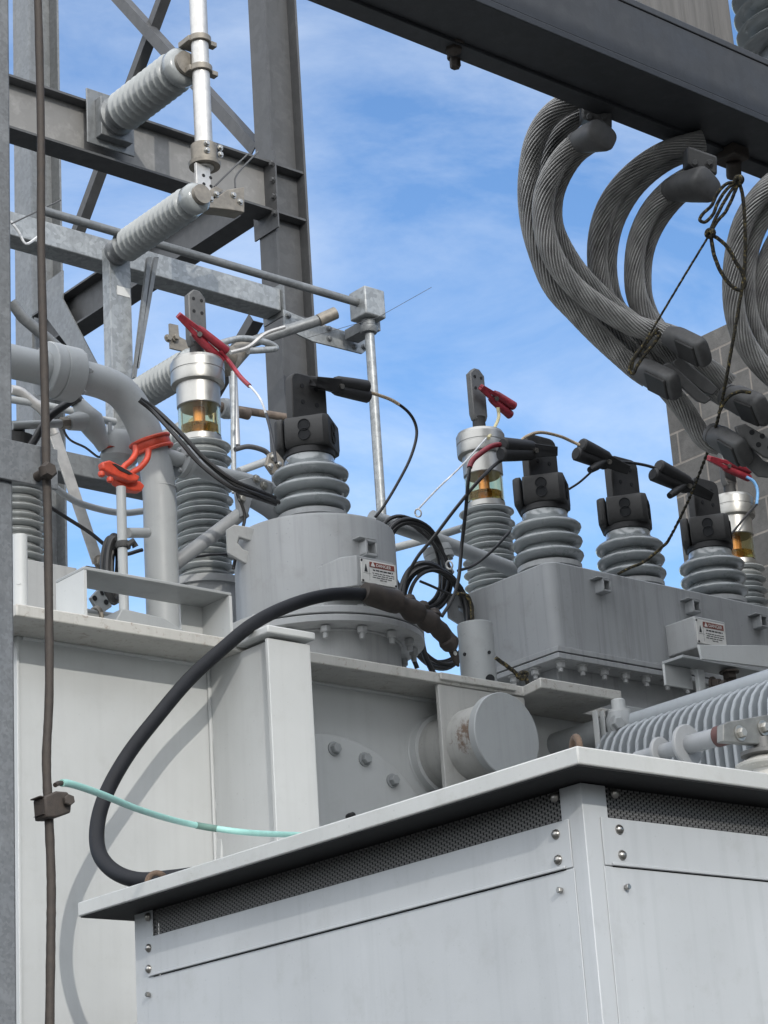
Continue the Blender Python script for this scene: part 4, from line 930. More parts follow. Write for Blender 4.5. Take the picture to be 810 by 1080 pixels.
# lying pipe behind it and sloping plate
t = thing('cover_pipe', 'short grey pipe lying on the cover behind the bracket, with a ring clip', 'pipe', PY(105, 640, 6.4))
g = G(); g.cyl((PY(80, 636, 6.24).x, 6.24, zt+.075), (PY(128, 645, 6.24).x, 6.24, zt+.075), .034, 20); build('pipe', g, 'fit', t)
g = G(); g.torus((PY(100, 640, 6.24).x, 6.24, zt+.075), (1, 0, 0), .042, .008, 24, 8); build('ring_clip', g, 'clampm', t)
g = G(); g.prism([(PY(116, 655, 6.06).x, 6.03, zt+.001), (PY(124, 650, 6.06).x, 6.03, zt+.055), (PY(168, 656, 6.06).x, 6.03, zt+.045), (PY(196, 667, 6.06).x, 6.03, zt+.001)], (0, .12, 0)); tag(build('lifting_shoe', g, 'fit', bev=.004), 'low grey wedge shoe lying on the cover in front of the oil pipe', 'fitting')
g = G(); g.prism([PY(x, y, 6.9) for x, y in ((96, 630), (107, 618), (118, 622), (118, 640), (106, 648))], (0, .02, 0)); t = tag(build('pivot_plate', g, 'fit', bev=.002), 'small five sided grey plate with holes under the bracket', 'plate')
for x, y in ((100, 631), (108, 625), (112, 635)):
    g = G(); g.lathe([(.011, 0), (.011, .001), (.001, .0012)], PY(x, y, 6.898), (0, -1, 0), 12); build('hole', g, 'dark', t)
g = G(); g.box((PY(192, 650, 6.7).x, 6.7, zt+.001), (PY(246, 660, 6.7).x, 7.0, zt+.16)); tag(build('base_box', g, 'turret', bev=.006), 'light grey low steel box on the cover below the left sight glass bushing', 'box')
# pipe crossing the left tall bushing, and strut
VY2 = 6.72
t = thing('vent_pipe', 'grey pipe with a flange crossing in front of the left sight glass bushing', 'pipe', PY(230, 502, VY2))
g = G(); g.tube([PY(172, 479, VY2), PY(192, 486, VY2)], .030, 18); g.tube(smooth([PY(x, y, VY2) for x, y in ((196, 488), (230, 501), (262, 509), (292, 520))]), .036, 20); build('pipe', g, 'fit', t)
c = PY(195, 487.5, VY2); d = (PY(230, 501, VY2)-PY(196, 488, VY2)).normalized()
g = G(); g.lathe([(.030, -.02), (.068, -.02), (.068, -.003), (.066, -.002), (.066, .002), (.068, .003), (.068, .02), (.036, .02)], c, d, 32, caps=False); fl = build('flange', g, 'fit', t)
for k in range(4):
    q = d.orthogonal().normalized(); w_ = d.cross(q); a = R_(k*90+30)
    g = G(); g.bolt(c+(q*math.cos(a)+w_*math.sin(a))*.05-d*.02, -d, .011, .012, False); build('bolt', g, 'fit', fl)
g = G(); c = PY(268, 525, 6.6); g.prism([PY(x, y, 6.6) for x, y in ((250, 507), (270, 502), (288, 510), (286, 522), (268, 520), (262, 542), (254, 545))], (0, .03, 0)); hb = build('hanger_bracket', g, 'strut', t, bev=.003)
for x, y in ((255, 526), (278, 512), (270, 505)):
    g = G(); g.bolt(PY(x, y, 6.598), (0, -1, 0), .013, .014); build('bolt', g, 'bolt', hb)
g = G(); g.tube([PY(172, 604, 6.80), PY(258, 539, 6.62)], .029, 20); tag(build('strut_tube', g, 'strut'), 'slanting grey strut tube in front of the left sight glass bushing', 'strut')
g = G(); g.tube(smooth([PY(x, y, 6.62) for x, y in ((263, 524), (285, 538), (300, 552))]), .036, 16); tag(build('strut_tube', g, 'strut'), 'short grey tube disappearing behind the left shoulder of the round turret', 'strut')
# joint plates right of the left tall bushing
t = thing('connector_plate', 'small bolted grey plate left of the black terminal on the round turret', 'plate', PY(293, 497, 7.3))
g = G(); g.prism([PY(x, y, 7.3) for x, y in ((284, 478), (292, 475), (300, 482), (298, 498), (288, 500), (281, 490))], (0, .02, 0)); build('plate', g, 'clampm', t, bev=.003)
for x, y in ((288, 482), (294, 490), (285, 492)):
    g = G(); g.bolt(PY(x, y, 7.298), (0, -1, 0), .012, .012); build('bolt', g, 'alu', t)
g = G(); g.tube(smooth([PY(x, y, 7.5) for x, y in ((248, 474), (262, 471), (278, 475), (286, 482))]), .012, 10); tag(build('lead_cable', g, 'steel'), 'thin grey cable curving between the left sight glass and the bolted plate', 'cable')
g = G(); g.tube([PY(252, 497, 7.5), PY(285, 485, 7.5)], .018, 10); tag(build('small_pipe', g, 'fit'), 'small grey rod sloping up to the bolted plate left of the round turret', 'rod')
# lead bundle crossing from oil pipe to turret
for k, (dx, dy) in enumerate(((0, -1), (-4, 4), (5, 5), (1, 8))):
    P = smooth([PY(x+dx*s, y+dy*s, Yv) for x, y, Yv, s in ((148, 421, 6.62, .3), (165, 433, 6.6, .6), (190, 457, 6.5, 1), (215, 484, 6.45, 1.2), (245, 507, 6.4, 1.2), (268, 517, 6.4, 1.), (290, 526, 6.45, .8))])
    g = G(); g.tube(P, (.009, .0085, .009, .006)[k], 8); tag(build('lead_cable', g, 'blackwire'), ['uppermost', 'leftmost', 'rightmost', 'lowest'][k]+' black lead of the bundle running from the oil pipe bend to the round turret', 'cable', 'bundle of black leads')
g = G(); g.tube([PY(188, 590, 6.9), PY(222, 585, 6.9), PY(250, 584, 6.9)], .006, 6); tag(build('lead_wire', g, 'blackwire'), 'thin black wire across the bottom sheds of the left sight glass bushing', 'wire')

# ================================================================== conservator pipe between the turrets
t = thing('header_pipe', 'grey sloping pipe with a round flange joint between the two turrets', 'pipe', PY(462, 575, 6.95))
g = G(); g.tube([PY(392, 546, 6.9), PY(440, 562, 6.9), PY(500, 585, 6.9), PY(556, 606, 6.9)], .034, 20); build('pipe', g, 'fit', t)
c = PY(462, 584, 6.88); d = V((.25, -.1, -1)).normalized()
g = G(); g.lathe([(.02, -.04), (.062, -.03), (.066, -.005), (.066, .0), (.064, .001), (.064, .006), (.066, .007), (.066, .03), (.03, .032)], c, d, 32); fl = build('flange', g, 'fit', t)
for k in range(6):
    q = d.orthogonal().normalized(); w_ = d.cross(q); a = R_(k*60+10)
    g = G(); g.bolt(c+(q*math.cos(a)+w_*math.sin(a))*.05+d*.031, d, .010, .010, False); build('bolt', g, 'bolt', fl)
g = G(); g.cyl(c+d*.03, PY(474, 606, 6.85), .026, 16); build('drop_pipe', g, 'fit', t)
g = G(); g.tube([PY(412, 579, 7.3), PY(450, 569, 7.3), PY(500, 553, 7.3)], .019, 12); tag(build('small_pipe', g, 'fit'), 'thin grey pipe rising to the right behind the header pipe joint', 'pipe')
# coils of black test wire
coil('wire_coil', 'upper coil of thin black wire hanging over the grey pipe between the turrets', (437, 596), 6.78, 33, 54, 8, .0085, tilt=-.35, seed=5)
coil('wire_coil', 'lower coil of black wire looping down between the turrets, tied at the pipe joint', (460, 650), 6.70, 40, 58, 8, .0085, tilt=-.25, seed=8)
g = G(); g.tube(smooth([PY(x, y, 6.75) for x, y in ((448, 665), (455, 700), (462, 735), (470, 770))]), .03, 10)
for x, y, Yv, lab in ((441, 541, 6.72, 'white cable tie on the upper black wire coil'), (474, 596, 6.62, 'white cable tie on the lower black wire coil')):
    g = G(); g.torus(PY(x, y, Yv), (1, .1, .4), .017, .004, 20, 6); tag(build('cable_tie', g, 'white'), lab, 'cable tie')
# lifting post on the cover with rope
py_ = 6.14; c = PY(504, 700, py_); ctz = PY(502, 659, py_).z
t = thing('pipe_post', 'short grey hollow pipe post standing on the cover before the box turret', 'post', (c.x, py_, zt))
g = G(); R = .071; g.lathe([(R, zt+.001), (R, ctz-.003), (R-.003, ctz), (R-.008, ctz), (R-.008, zt+.02)], (c.x, py_, 0), Z, 40, caps=False); build('tube', g, 'fit', t)
for x, y in ((490, 690), (516, 688)):
    p = PD(x, y, depth((c.x, py_, 4.0))-R*.98); g = G(); g.lathe([(.007, -.004), (.007, .002), (.001, .0022)], p, -V((AF.x, AF.y, 0)), 10); build('hole', g, 'dark', t)
p = PD(517, 716, depth((c.x, py_, 3.9))-R*.9); g = G(); g.lathe([(.018, -.006), (.018, .004), (.001, .0042)], p, (-.4, -.9, 0), 14); build('drain_notch', g, 'dark', t)
def rope(name, label, pts, r=.009, mat='rope'):
    g = G(); g.strand(smooth(pts, 8), r, 3, 45.); return tag(build(name, g, mat), label, 'rope')
rope('tie_rope', 'yellow and black rope looped through the lug at the far end of the box turret', [PY(x, y, 6.12) for x, y in ((482, 626), (492, 628), (497, 638), (498, 650), (498, 664))], .0085)
rope('tie_rope', 'knotted yellow and black rope end between the pipe post and the cover edge', [PY(x, y, 6.02) for x, y in ((523, 694), (534, 702), (543, 709), (550, 716), (556, 711), (551, 709), (546, 714), (553, 714), (557, 722), (559, 727))], .0085)
g = G(); pts = []
c = PY(497, 715, 7.4); g.lathe([(.22, 0), (.215, .04), (.18, .09), (.10, .12), (.001, .13)], (c.x, 7.4, zt+.02), Z, 40); tag(build('dome_cover', g, 'white'), 'pale domed cover glimpsed behind the pipe post', 'dome')
# ================================================================== test clips and leads
def clip(label, tail, tip, mat, w=.020, spread=.030, group=None, low=True):
    tail, tip = V(tail), V(tip); a = (tip-tail); Ln = a.length; a.normalize()
    u = a.cross(AF).normalized()
    if u.z < 0: u = -u
    s = a.cross(u).normalized()
    t = thing('test_clip', label, 'test clip', tail+a*Ln*.6, group)
    piv = tail+a*Ln*.55
    for sg, nm in ((1, 'handle'), (-1, 'handle')):
        p0 = tail+u*spread*sg*.75+a*(0 if sg > 0 else -.012); p1 = piv+u*.016*sg
        g = G(); d = (p1-p0); m = (p0+p1)/2
        g.tube([p0, p0+d*.04, p0+d*.5, p1, p1+a*.02], [w*.8, w, w*.95, w*.85, w*.6], 12); build(nm, g, mat, t)
    for sg in (1, -1):
        p0 = piv+u*.014*sg; p1 = tip+u*.004*sg
        g = G(); m = (p0+p1)/2; g.obox(m, (p1-p0)/2, u*(.010 if mat == 'redclip' else .017), s*w*.8); build('jaw', g, mat, t, bev=.003)
    g = G(); g.cyl(piv-s*w*1.15, piv+s*w*1.15, .011, 12); build('pivot', g, 'rivet', t)
    return t
CY_ = TY-.055
clip('black test clip biting the top of the terminal on the round turret', PY(387, 413, CY_), PY(330, 402, CY_), 'rubber', .030, .024, 'black test clips')
clip('black test clip on the near corner terminal of the box turret, red lead joining it', PY(530, 474, CY_-.02), PY(584, 476, CY_-.02), 'rubber', .033, .028, 'black test clips')
clip('black test clip on the middle terminal of the box turret', PY(611, 474, CY_-.02), PY(660, 495, CY_-.02), 'rubber', .033, .031, 'black test clips')
clip('black test clip on the right terminal of the box turret, crossed by the rope', PY(692, 496, CY_-.02), PY(748, 523, CY_-.02), 'rubber', .033, .031, 'black test clips')
for a, b, lab in (((622, 496), (642, 484), 'small black clip hanging under the middle black test clip'), ((706, 523), (724, 510), 'small black clip hanging under the right black test clip')):
    g = G(); g.tube([PY(*a, CY_-.03), PY((a[0]*2+b[0])/3, (a[1]*2+b[1])/3, CY_-.03), PY(*b, CY_-.03)], [.015, .019, .012], 10); tag(build('mini_clip', g, 'rubber'), lab, 'test clip')
RY = HY-.06
clip('red test clip gripping the left tall spade, red lead trailing right', PY(236, 375, RY-.02), PY(188, 332, RY-.02), 'redclip', .020, .03, 'red test clips')
clip('red test clip on the spade standing alone against the sky', PY(540, 433, RY), PY(507, 408, RY), 'redclip', .022, .03, 'red test clips')
clip('red test clip with a blue lead in front of the concrete blocks at right', PY(790, 500, RY), PY(747, 483, RY), 'redclip', .022, .026, 'red test clips')
def wire(label, pts, mat='blackwire', r=.0065, name='test_lead', group=None):
    g = G(); g.tube(smooth([PY(*q) for q in pts], 8), r, 8); return tag(build(name, g, mat), label, 'wire', group)
c_ = CY_
t = thing('test_lead', 'lead from the black clip on the round turret, looping over the sky and down', 'wire', PY(388, 413, c_))
P = smooth([PY(x, y, c_) for x, y in ((386, 413), (400, 417), (415, 423), (430, 434), (438, 447), (439, 462), (432, 485), (418, 512), (404, 535), (396, 545))], 8)
g = G(); g.tube(P[:20], .0075, 8); build('beige_sheath', g, 'beigewire', t)
g = G(); g.tube(P[19:], .0065, 8); build('black_sheath', g, 'blackwire', t)
t = thing('test_lead', 'lead hanging from the left red clip, red at the top and dark below', 'wire', PY(235, 372, RY))
P = smooth([PY(x, y, Y) for x, y, Y in ((232, 370, RY-.03), (242, 382, RY-.03), (254, 398, 6.9), (268, 412, 6.8), (276, 424, 6.7), (283, 445, 6.5), (288, 468, 6.35), (291, 488, 6.3))], 8)
g = G(); g.tube(P[:22], .010, 8); build('red_sheath', g, 'redclip', t)
g = G(); g.tube(P[21:38], .005, 8); build('bare_wire', g, 'whitewire', t)
g = G(); g.tube(P[37:], .0065, 8); build('black_sheath', g, 'blackwire', t)
wire('short pale yellow lead hanging from the red clip against the sky', [(525, 430, RY), (526, 440, RY), (521, 452, RY-.03), (515, 462, RY-.05)], 'yellowwire', .008)
wire('thin pale wire slanting from the middle aluminium cap down to the upper wire coil', [(513, 462, RY-.1), (487, 491, 6.9), (462, 515, 6.85), (441, 537, 6.75)], 'whitewire', .0045)
t = thing('test_lead', 'lead from the near black clip, red at first, then black falling past the sight glass', 'wire', PY(530, 471, c_))
P = smooth([PY(x, y, Y) for x, y, Y in ((534, 469, c_-.02), (520, 470, c_), (507, 478, c_), (497, 488, c_), (494, 505, c_), (491, 540, c_+.05), (487, 575, c_+.1), (484, 608, c_+.1), (478, 630, c_+.1), (466, 650, c_+.1))], 8)
g = G(); g.tube(P[:28], .012, 10); build('red_sheath', g, 'redclip', t)
g = G(); g.tube(P[27:], .008, 8); build('black_sheath', g, 'blackwire', t)
wire('black lead sagging from the near black clip across the grey pipe to the coil', [(540, 481, c_), (525, 488, c_), (505, 507, c_), (480, 537, c_+.05), (458, 566, c_+.1), (440, 588, c_+.15), (428, 612, c_+.2), (424, 640, c_+.2)], r=.008)
wire('dark wire from the lower coil up behind the sheds of the near box turret bushing', [(483, 602, 6.6), (500, 596, 6.62), (520, 580, 6.65), (540, 558, 6.7)], r=.0065)
wire('arched lead bridging from the near black clip to the middle black clip', [(548, 466, c_), (556, 460, c_), (570, 456, c_), (590, 460, c_), (604, 466, c_), (615, 471, c_-.03)], 'beigewire', .0075)
wire('dark blue lead bridging from the middle black clip to the right black clip', [(651, 487, c_), (665, 488, c_), (682, 491, c_), (698, 496, c_-.03)], 'blackwire', .0075)
wire('thin dark lead drooping from under the middle black clip to behind the near bushing', [(640, 487, c_), (628, 494, c_), (612, 508, c_+.05), (600, 516, c_+.1)], 'blackwire', .0055)
wire('pale blue lead curling down from the right red clip', [(787, 503, RY-.02), (795, 508, RY-.04), (799, 518, RY-.05), (798, 532, RY-.06)], 'bluewire', .008)
wire('thin dark lead from the blue one down to behind the right terminal', [(798, 532, RY-.06), (788, 543, 6.9), (778, 555, 6.8), (766, 570, 6.7)], 'blackwire', .006)
wire('dark lead looping down beside the bolted flange of the round turret', [(443, 665, 6.5), (448, 690, 6.5), (458, 712, 6.5)], 'blackwire', .012)
wire('dark lead hanging between the lower coil and the cover edge', [(440, 655, 6.55), (434, 685, 6.6), (440, 705, 6.6)], 'blackwire', .010)
wire('short black wire crossing the lower coil opening', [(443, 613, 6.6), (455, 618, 6.6), (468, 624, 6.6), (478, 628, 6.6)], 'blackwire', .006)

# ================================================================== big overhead beam with equipment
GY = 4.60
zlo = PY(700, 84, GY).z; zhi = PY(740, 31, GY).z; gy2 = PZ(700, 143, zlo).y
t = thing('overhead_beam', 'massive dark steel beam crossing the top right corner in the foreground', 'steel beam', (5, GY, zlo))
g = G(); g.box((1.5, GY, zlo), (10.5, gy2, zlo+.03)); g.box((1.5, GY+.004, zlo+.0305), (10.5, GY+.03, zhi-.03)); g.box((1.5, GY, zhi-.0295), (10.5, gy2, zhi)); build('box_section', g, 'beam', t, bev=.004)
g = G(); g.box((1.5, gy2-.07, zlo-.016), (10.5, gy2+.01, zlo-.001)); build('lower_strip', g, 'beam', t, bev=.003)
p = PZ(478, 47, zlo); g = G(); g.bolt((p.x, p.y, zlo-.001), -Z, .03, .03); g.bolt((p.x+.05, p.y+.05, zlo-.001), -Z, .02, .05); build('bolt', g, 'rod', t)
p = PZ(772, 158, zlo); g = G(); g.box((p.x-.05, p.y-.05, zlo-.05), (p.x+.04, p.y+.06, zlo-.002)); g.cyl((p.x, p.y, zlo-.05), (p.x+.04, p.y+.04, zlo-.09), .03, 10); build('hook_block', g, 'rod', t, bev=.005)
# box and insulator standing on the beam
p = PZ(728, 20, zhi+.2)
g = G(); a = PY(702, 10, GY+.18); b = PY(752, 10, GY+.18)
g.prism([(a.x-.12, GY+.18, zhi+.001), (b.x, GY+.18, zhi+.001), (b.x, GY+.42, zhi+.001), (a.x-.12, GY+.42, zhi+.001)], (0, 0, 1.0)); g.box((b.x+.005, GY+.22, zhi+.001), (b.x+.16, GY+.42, zhi+1.)); tag(build('equipment_housing', g, 'pier', bev=.01), 'weathered brownish grey housing standing on the dark beam at the top edge', 'housing')
ic = PY(838, 30, GY+.25)
t = thing('station_insulator', 'big grey insulator with thin skirts standing on the dark beam in the top right corner', 'insulator', (ic.x, GY+.25, zhi)); o = V((ic.x, GY+.25, 0))
zc_ = PY(790, 33, GY+.1).z+.12
g = G(); g.lathe([(.165, zhi+.001), (.165, zc_+.02)], o, Z, 48); build('base', g, 'galv', t)
pr = []
for k in range(5):
    b = zc_+.02+k*.085; pr += [(.165, b), (.235, b+.012), (.242, b+.022), (.235, b+.03), (.165, b+.045)]
g = G(); g.lathe(pr, o, Z, 64); build('shed_stack', g, 'porc', t, sharp=60)
# bundles of heavy stranded cables
CD = 8.25
def heavy(label, pts, r=.033, d=CD, lug0=None, lug1=None, ph=0., grp='heavy stranded cables hanging under the dark beam', dd=0.):
    n_ = len(pts); P = smooth([PD(x, y, d+dd*math.sin(i/(n_-1)*math.pi*1.3)) for i, (x, y) in enumerate(pts)], 12)
    t = thing('stranded_cable', label, 'cable', P[0], grp)
    g = G(); g.strand(P, r*1.2, 21, 9., ph); build('conductor', g, 'strand', t)
    return t, P
def lug(t, p, q, w=.066, th=.048, cav=True):
    w *= .86
    p, q = V(p), V(q); a = (q-p); L_ = a.length; a.normalize()
    u = Z*.75 + AF*.66; u = (u - a*u.dot(a)).normalized(); s = a.cross(u).normalized()
    def ring(h, hs, hu, n=28, e=2.6):
        o = []
        for i in range(n):
            c, d = math.cos(2*math.pi*i/n), math.sin(2*math.pi*i/n)
            o.append(p + a*h + s*hs*math.copysign(abs(c)**(2/e), c) + u*hu*math.copysign(abs(d)**(2/e), d))
        return o
    if cav: st = [(0, .62, .62, 2), (.12, .72, .72, 2), (.35, .98, .66, 2.6), (.5, 1.05, .58, 3.2), (1.02, 1.05, .56, 3.6), (1.10, .98, .50, 3.4), (1.13, .80, .38, 3)]
    else: st = [(0, .62, .62, 2), (.15, .78, .74, 2), (.5, 1., .78, 2.4), (.88, 1.08, .80, 3.2), (1.0, 1.06, .78, 3.2), (1.04, .94, .66, 3)]
    vs = []; n = 28
    for h, hs, hu, e in st: vs += ring(h*L_, hs*w, hu*w, n, e)
    gc_ = G(); gc_.lathe([(w*.60, -.012), (w*.70, -.008), (w*.72, .010), (w*.60, .016)], p, a, 28); build('crimp_collar', gc_, 'lug', t)
    m = len(st); fs = [[k*n+i, k*n+(i+1) % n, (k+1)*n+(i+1) % n, (k+1)*n+i] for k in range(m-1) for i in range(n)] + [list(range(n))[::-1], [(m-1)*n+i for i in range(n)]]
    g = G(); g.add(vs, fs); l = build('cable_lug', g, 'lug', t, sharp=50)
    if cav:
        g = G(); c = p + a*L_*.78 - u*w*.572
        g.obox(c, a*L_*.27, s*w*.78, u*.006); build('lug_underside_shade', g, 'palm', l, bev=.005)  # dark panel paints the shade on the lug's underside
    return l
LA = 'outermost heavy stranded cable at left, curving under the beam down to the lower left lug'
tA1, _ = heavy(LA, [(640, 92), (606, 104), (580, 122), (564, 150), (557, 190), (559, 228), (567, 262), (584, 302), (610, 332), (640, 362), (668, 387), (684, 398)], .034, CD+.03, ph=.0)
lug(tA1, PD(668, 386, CD+.03), PD(708, 406, CD-.12))
tA2, _ = heavy('heavy stranded cable beside the outermost one, ending in the upper lug of its bundle', [(622, 142), (600, 158), (584, 180), (574, 208), (574, 240), (584, 272), (604, 300), (634, 324), (668, 343), (700, 352), (722, 360)], .034, CD-.06, ph=.4)
lug(tA2, PD(703, 353, CD-.06), PD(739, 371, CD-.21))
lug(tA2, PD(608, 150, CD-.06), PD(636, 142, CD-.2), .066, .045, False)
tA3, _ = heavy('inner heavy stranded cable of the first bundle, on the sky side under the first clamp', [(632, 146), (608, 163), (592, 187), (584, 214), (586, 244), (604, 278), (628, 306), (655, 330), (684, 352), (712, 378), (726, 392)], .030, CD+.02, ph=.8)
tA4, _ = heavy('heavy stranded cable mostly hidden behind the first bundle, showing below its ties', [(660, 100), (612, 120), (585, 150), (574, 190), (576, 235), (592, 280), (622, 322), (655, 358), (690, 395), (720, 430), (742, 462), (760, 470)], .032, CD+.12, ph=1.2)
lug(tA4, PD(752, 458, CD+.06), PD(782, 476, CD-.08), .07)
tB1, _ = heavy('left heavy cable of the middle pair, disappearing behind the first bundle', [(742, 148), (700, 160), (666, 184), (643, 213), (632, 248), (631, 285), (640, 318), (664, 350), (700, 380), (740, 404), (775, 424)], .034, CD+.14, ph=.3)
lug(tB1, PD(768, 418, CD+.0), PD(802, 432, CD-.14), .075)
tB2, _ = heavy('right heavy cable of the middle pair, close beside its twin', [(742, 156), (704, 170), (672, 196), (651, 228), (642, 262), (642, 296), (652, 326), (680, 356), (716, 384)], .030, CD+.18, ph=.9)
tC1, _ = heavy('left cable of the third twin hanging from the second clamp under the beam', [(728, 186), (706, 200), (686, 222), (673, 252), (669, 285), (673, 316), (690, 345), (724, 372), (770, 405)], .033, CD+.10, ph=.2)
lug(tC1, PD(708, 200, CD+.08), PD(746, 194, CD-.08), .074, .05, False)
tC2, _ = heavy('right cable of the third twin hanging from the second clamp, nearest the rope', [(734, 194), (713, 210), (694, 234), (682, 262), (678, 292), (681, 320), (697, 349), (735, 380)], .028, CD+.16, ph=.7)
tD1, _ = heavy('left heavy cable of the bundle at the right edge, behind the hanging rope', [(850, 170), (812, 195), (788, 226), (776, 262), (773, 300), (777, 338), (792, 372), (822, 404), (850, 420)], .033, CD-.02, ph=.1)
tD2, _ = heavy('middle heavy cable of the bundle at the right edge of the picture', [(856, 185), (822, 207), (799, 239), (788, 276), (787, 312), (795, 346), (815, 378), (850, 400)], .031, CD+.04, ph=.5)
tD3, _ = heavy('right heavy cable of the bundle at the right edge, nearly out of the picture', [(866, 208), (833, 233), (812, 266), (803, 302), (806, 336), (824, 366), (855, 385)], .030, CD+.06, ph=.9)
for tt, (a, b) in ((tD1, ((846, 419), (884, 430))), (tD2, ((846, 399), (882, 412))), (tD3, ((852, 384), (886, 398)))):
    lug(tt, PD(*a, CD-.01), PD(*b, CD-.1))
for tt, (a, b) in ((tD1, ((850, 170), (884, 166))), (tD2, ((856, 185), (890, 180))), (tD3, ((866, 208), (898, 202)))):
    lug(tt, PD(*a, CD), PD(*b, CD-.08), .07, .045, False)
# clamp hardware where cables meet the beam
for (x, y), lab in (((628, 124), 'dark bolted clamp under the beam at the first cable bundle'), ((738, 172), 'dark bolted clamp under the beam at the second cable bundle')):
    t = thing('beam_clamp', lab, 'clamp', PD(x, y, CD-.02)); c = PD(x, y, CD+.02); g = G(); g.obox(c, AR*.055+AD*.02, AF*.07, AD*.035); build('block', g, 'lug', t, bev=.008)
    for k in (-.03, .025):
        g = G(); g.bolt(c+AR*k-AF*.07+AD*.01, -AF, .012, .018); build('bolt', g, 'lug', t)
# flat pads
def pad(label, quad, d, holes=()):
    g = G(); f = AF*.028; g.prism([PD(x, y, d) for x, y in quad], f); o = tag(build('lug_pad', g, 'lug', bev=.005), label, 'terminal pad', 'flat pads of the cable lugs')
    for x, y in holes:
        h = G(); h.lathe([(.010, 0), (.010, .001), (.001, .0012)], PD(x, y, d-.0005), -AF, 12); build('bolt_hole', h, 'dark', o)
pad('long flat grey lug pad of the first bundle, lower of two side by side', [(700, 384), (707, 382), (742, 414), (751, 421), (744, 426), (735, 423), (703, 394)], CD-.08)
pad('long flat grey lug pad of the first bundle, upper of two side by side', [(709, 381), (718, 376), (750, 402), (758, 410), (752, 417), (742, 414), (712, 390)], CD-.06)
pad('broad grey pad with four holes at the right edge, front one', [(775, 450), (786, 447), (812, 462), (830, 475), (830, 490), (805, 482), (780, 462)], CD-.1, ((793, 456), (804, 460), (800, 469), (812, 472)))
pad('broad grey pad at the right edge, behind the one with four holes', [(776, 462), (784, 462), (806, 486), (830, 492), (830, 506), (800, 503), (782, 487)], CD-.04)
# ropes
def roped(label, pts, r=.0065):
    g = G(); g.strand(smooth([PD(*q) for q in pts], 8), r, 3, 40.); return tag(build('rope', g, 'rope'), label, 'rope')
d_ = 7.95
roped('slack rope loop dangling from the knot under the beam', [(x, y, d_) for x, y in ((778, 192), (766, 194), (756, 205), (751, 216), (741, 226), (738, 232), (744, 234), (752, 226), (758, 212), (768, 198), (778, 192))])
roped('short doubled rope between the two knots under the beam', [(x, y, d_) for x, y in ((780, 186), (776, 200), (766, 222), (756, 234), (749, 246), (752, 236), (762, 216), (772, 200), (780, 190))])
for x, y, lab in ((779, 190, 'upper dark rope knot close under the beam'), (749, 246, 'lower dark rope knot where the loops meet')):
    g = G(); c = PD(x, y, d_-.01); g.torus(c, (.3, .5, .6), .013, .009, 16, 8); g.torus(c, (.8, -.2, .4), .012, .009, 16, 8); tag(build('rope_knot', g, 'rope'), lab, 'knot')
roped('taut thin rope from the lower knot down to the tie around the first bundle', [(748, 248, d_), (720, 294, d_+.02), (692, 341, d_+.05), (672, 374, d_+.06)], .0045)
roped('rope tied twice around the first cable bundle above its lugs', [(x, y, CD-.14) for x, y in ((694, 346), (684, 358), (672, 372), (665, 384), (664, 391), (668, 394), (672, 386), (680, 374), (690, 362), (696, 352), (690, 352), (678, 366), (668, 380), (666, 390))])
roped('slack rope arc hanging from the lower knot across the right bundle', [(x, y, d_) for x, y in ((750, 250), (753, 268), (760, 286), (770, 300), (780, 306), (785, 300), (783, 288), (776, 276), (768, 262), (758, 252), (750, 248))], .0075)
roped('long rope hanging from the upper knot, slanting down to the box turret top', [(780, 192, d_), (784, 212, d_), (786, 250, d_), (785, 285, d_), (780, 320, d_), (772, 365, d_), (764, 410, d_+.05), (755, 450, d_+.3), (742, 488, d_+.7), (725, 530, d_+1.1), (706, 568, d_+1.4), (698, 577, d_+1.5), (680, 592, d_+1.55), (664, 599, d_+1.55), (652, 605, d_+1.6)], .007)
roped('thin rope curl hooked over the lug at the right edge', [(x, y, CD-.2) for x, y in ((758, 436), (764, 424), (772, 416), (782, 413), (792, 414))], .007)

# ================================================================== concrete block wall
wx = 9.45; wy = PX(722, 600, wx).y; wz = PX(757, 346, wx).z
g = G(); g.box((wx, 2.2, .0), (wx+.2, wy, wz)); tag(build('block_wall', g, 'block', bev=.004), 'brownish grey concrete block wall rising behind the bushings at right', 'wall')

# ================================================================== radiator
rx = PY(634, 776, 5.98).x; rz = PX(700, 758, rx).z+.014; rr = .046
t = thing('radiator', 'pale grey cooling radiator with a row of arched fins behind the cabinet at right', 'radiator', (rx, 5.9, .3))
yn = PX(880, 700, rx).y
g = G(); g.lathe([(.03, -.02), (rr*.9, 0), (rr, .02), (rr, 5.92-yn)], (rx, 5.92, rz), (0, -1, 0), 32); build('header', g, 'rad', t)
yy = 5.86; N = 0
while yy > yn and N < 60:
    g = G(); R = .17; fx = rx-.07; ztp = rz+.0
    prof = [(fx-.10, .4), (fx-.10, ztp-R)] + [(fx-.10+R-R*math.cos(R_(a)), ztp-R+R*math.sin(R_(a))) for a in (18, 36, 54, 72, 90)] + [(rx+.17, ztp), (rx+.17, .4)]
    g.prism([(x, yy, z) for x, z in prof], (0, .016, 0))
    g.prism([(x+.035 if i < 7 else x-.01, yy-.027, z-(.03 if 1 < i < 8 else 0)) for i, (x, z) in enumerate(prof)], (0, .0265, 0)); build('fin', g, 'rad', t, bev=.006); yy -= .044; N += 1
t = thing('radiator_valve', 'grey flanged valve with a bolt joining the radiator header to the tank', 'valve', PY(638, 790, 5.93))
g = G()
for x0, x1 in ((629, 634.5), (636.5, 641)):
    g.box(PY(x0, 749, 5.86), V((PY(x1, 790, 5.86).x, 5.885, PY(x1, 792, 5.86).z)))
build('flange', g, 'tank', t, bev=.003)
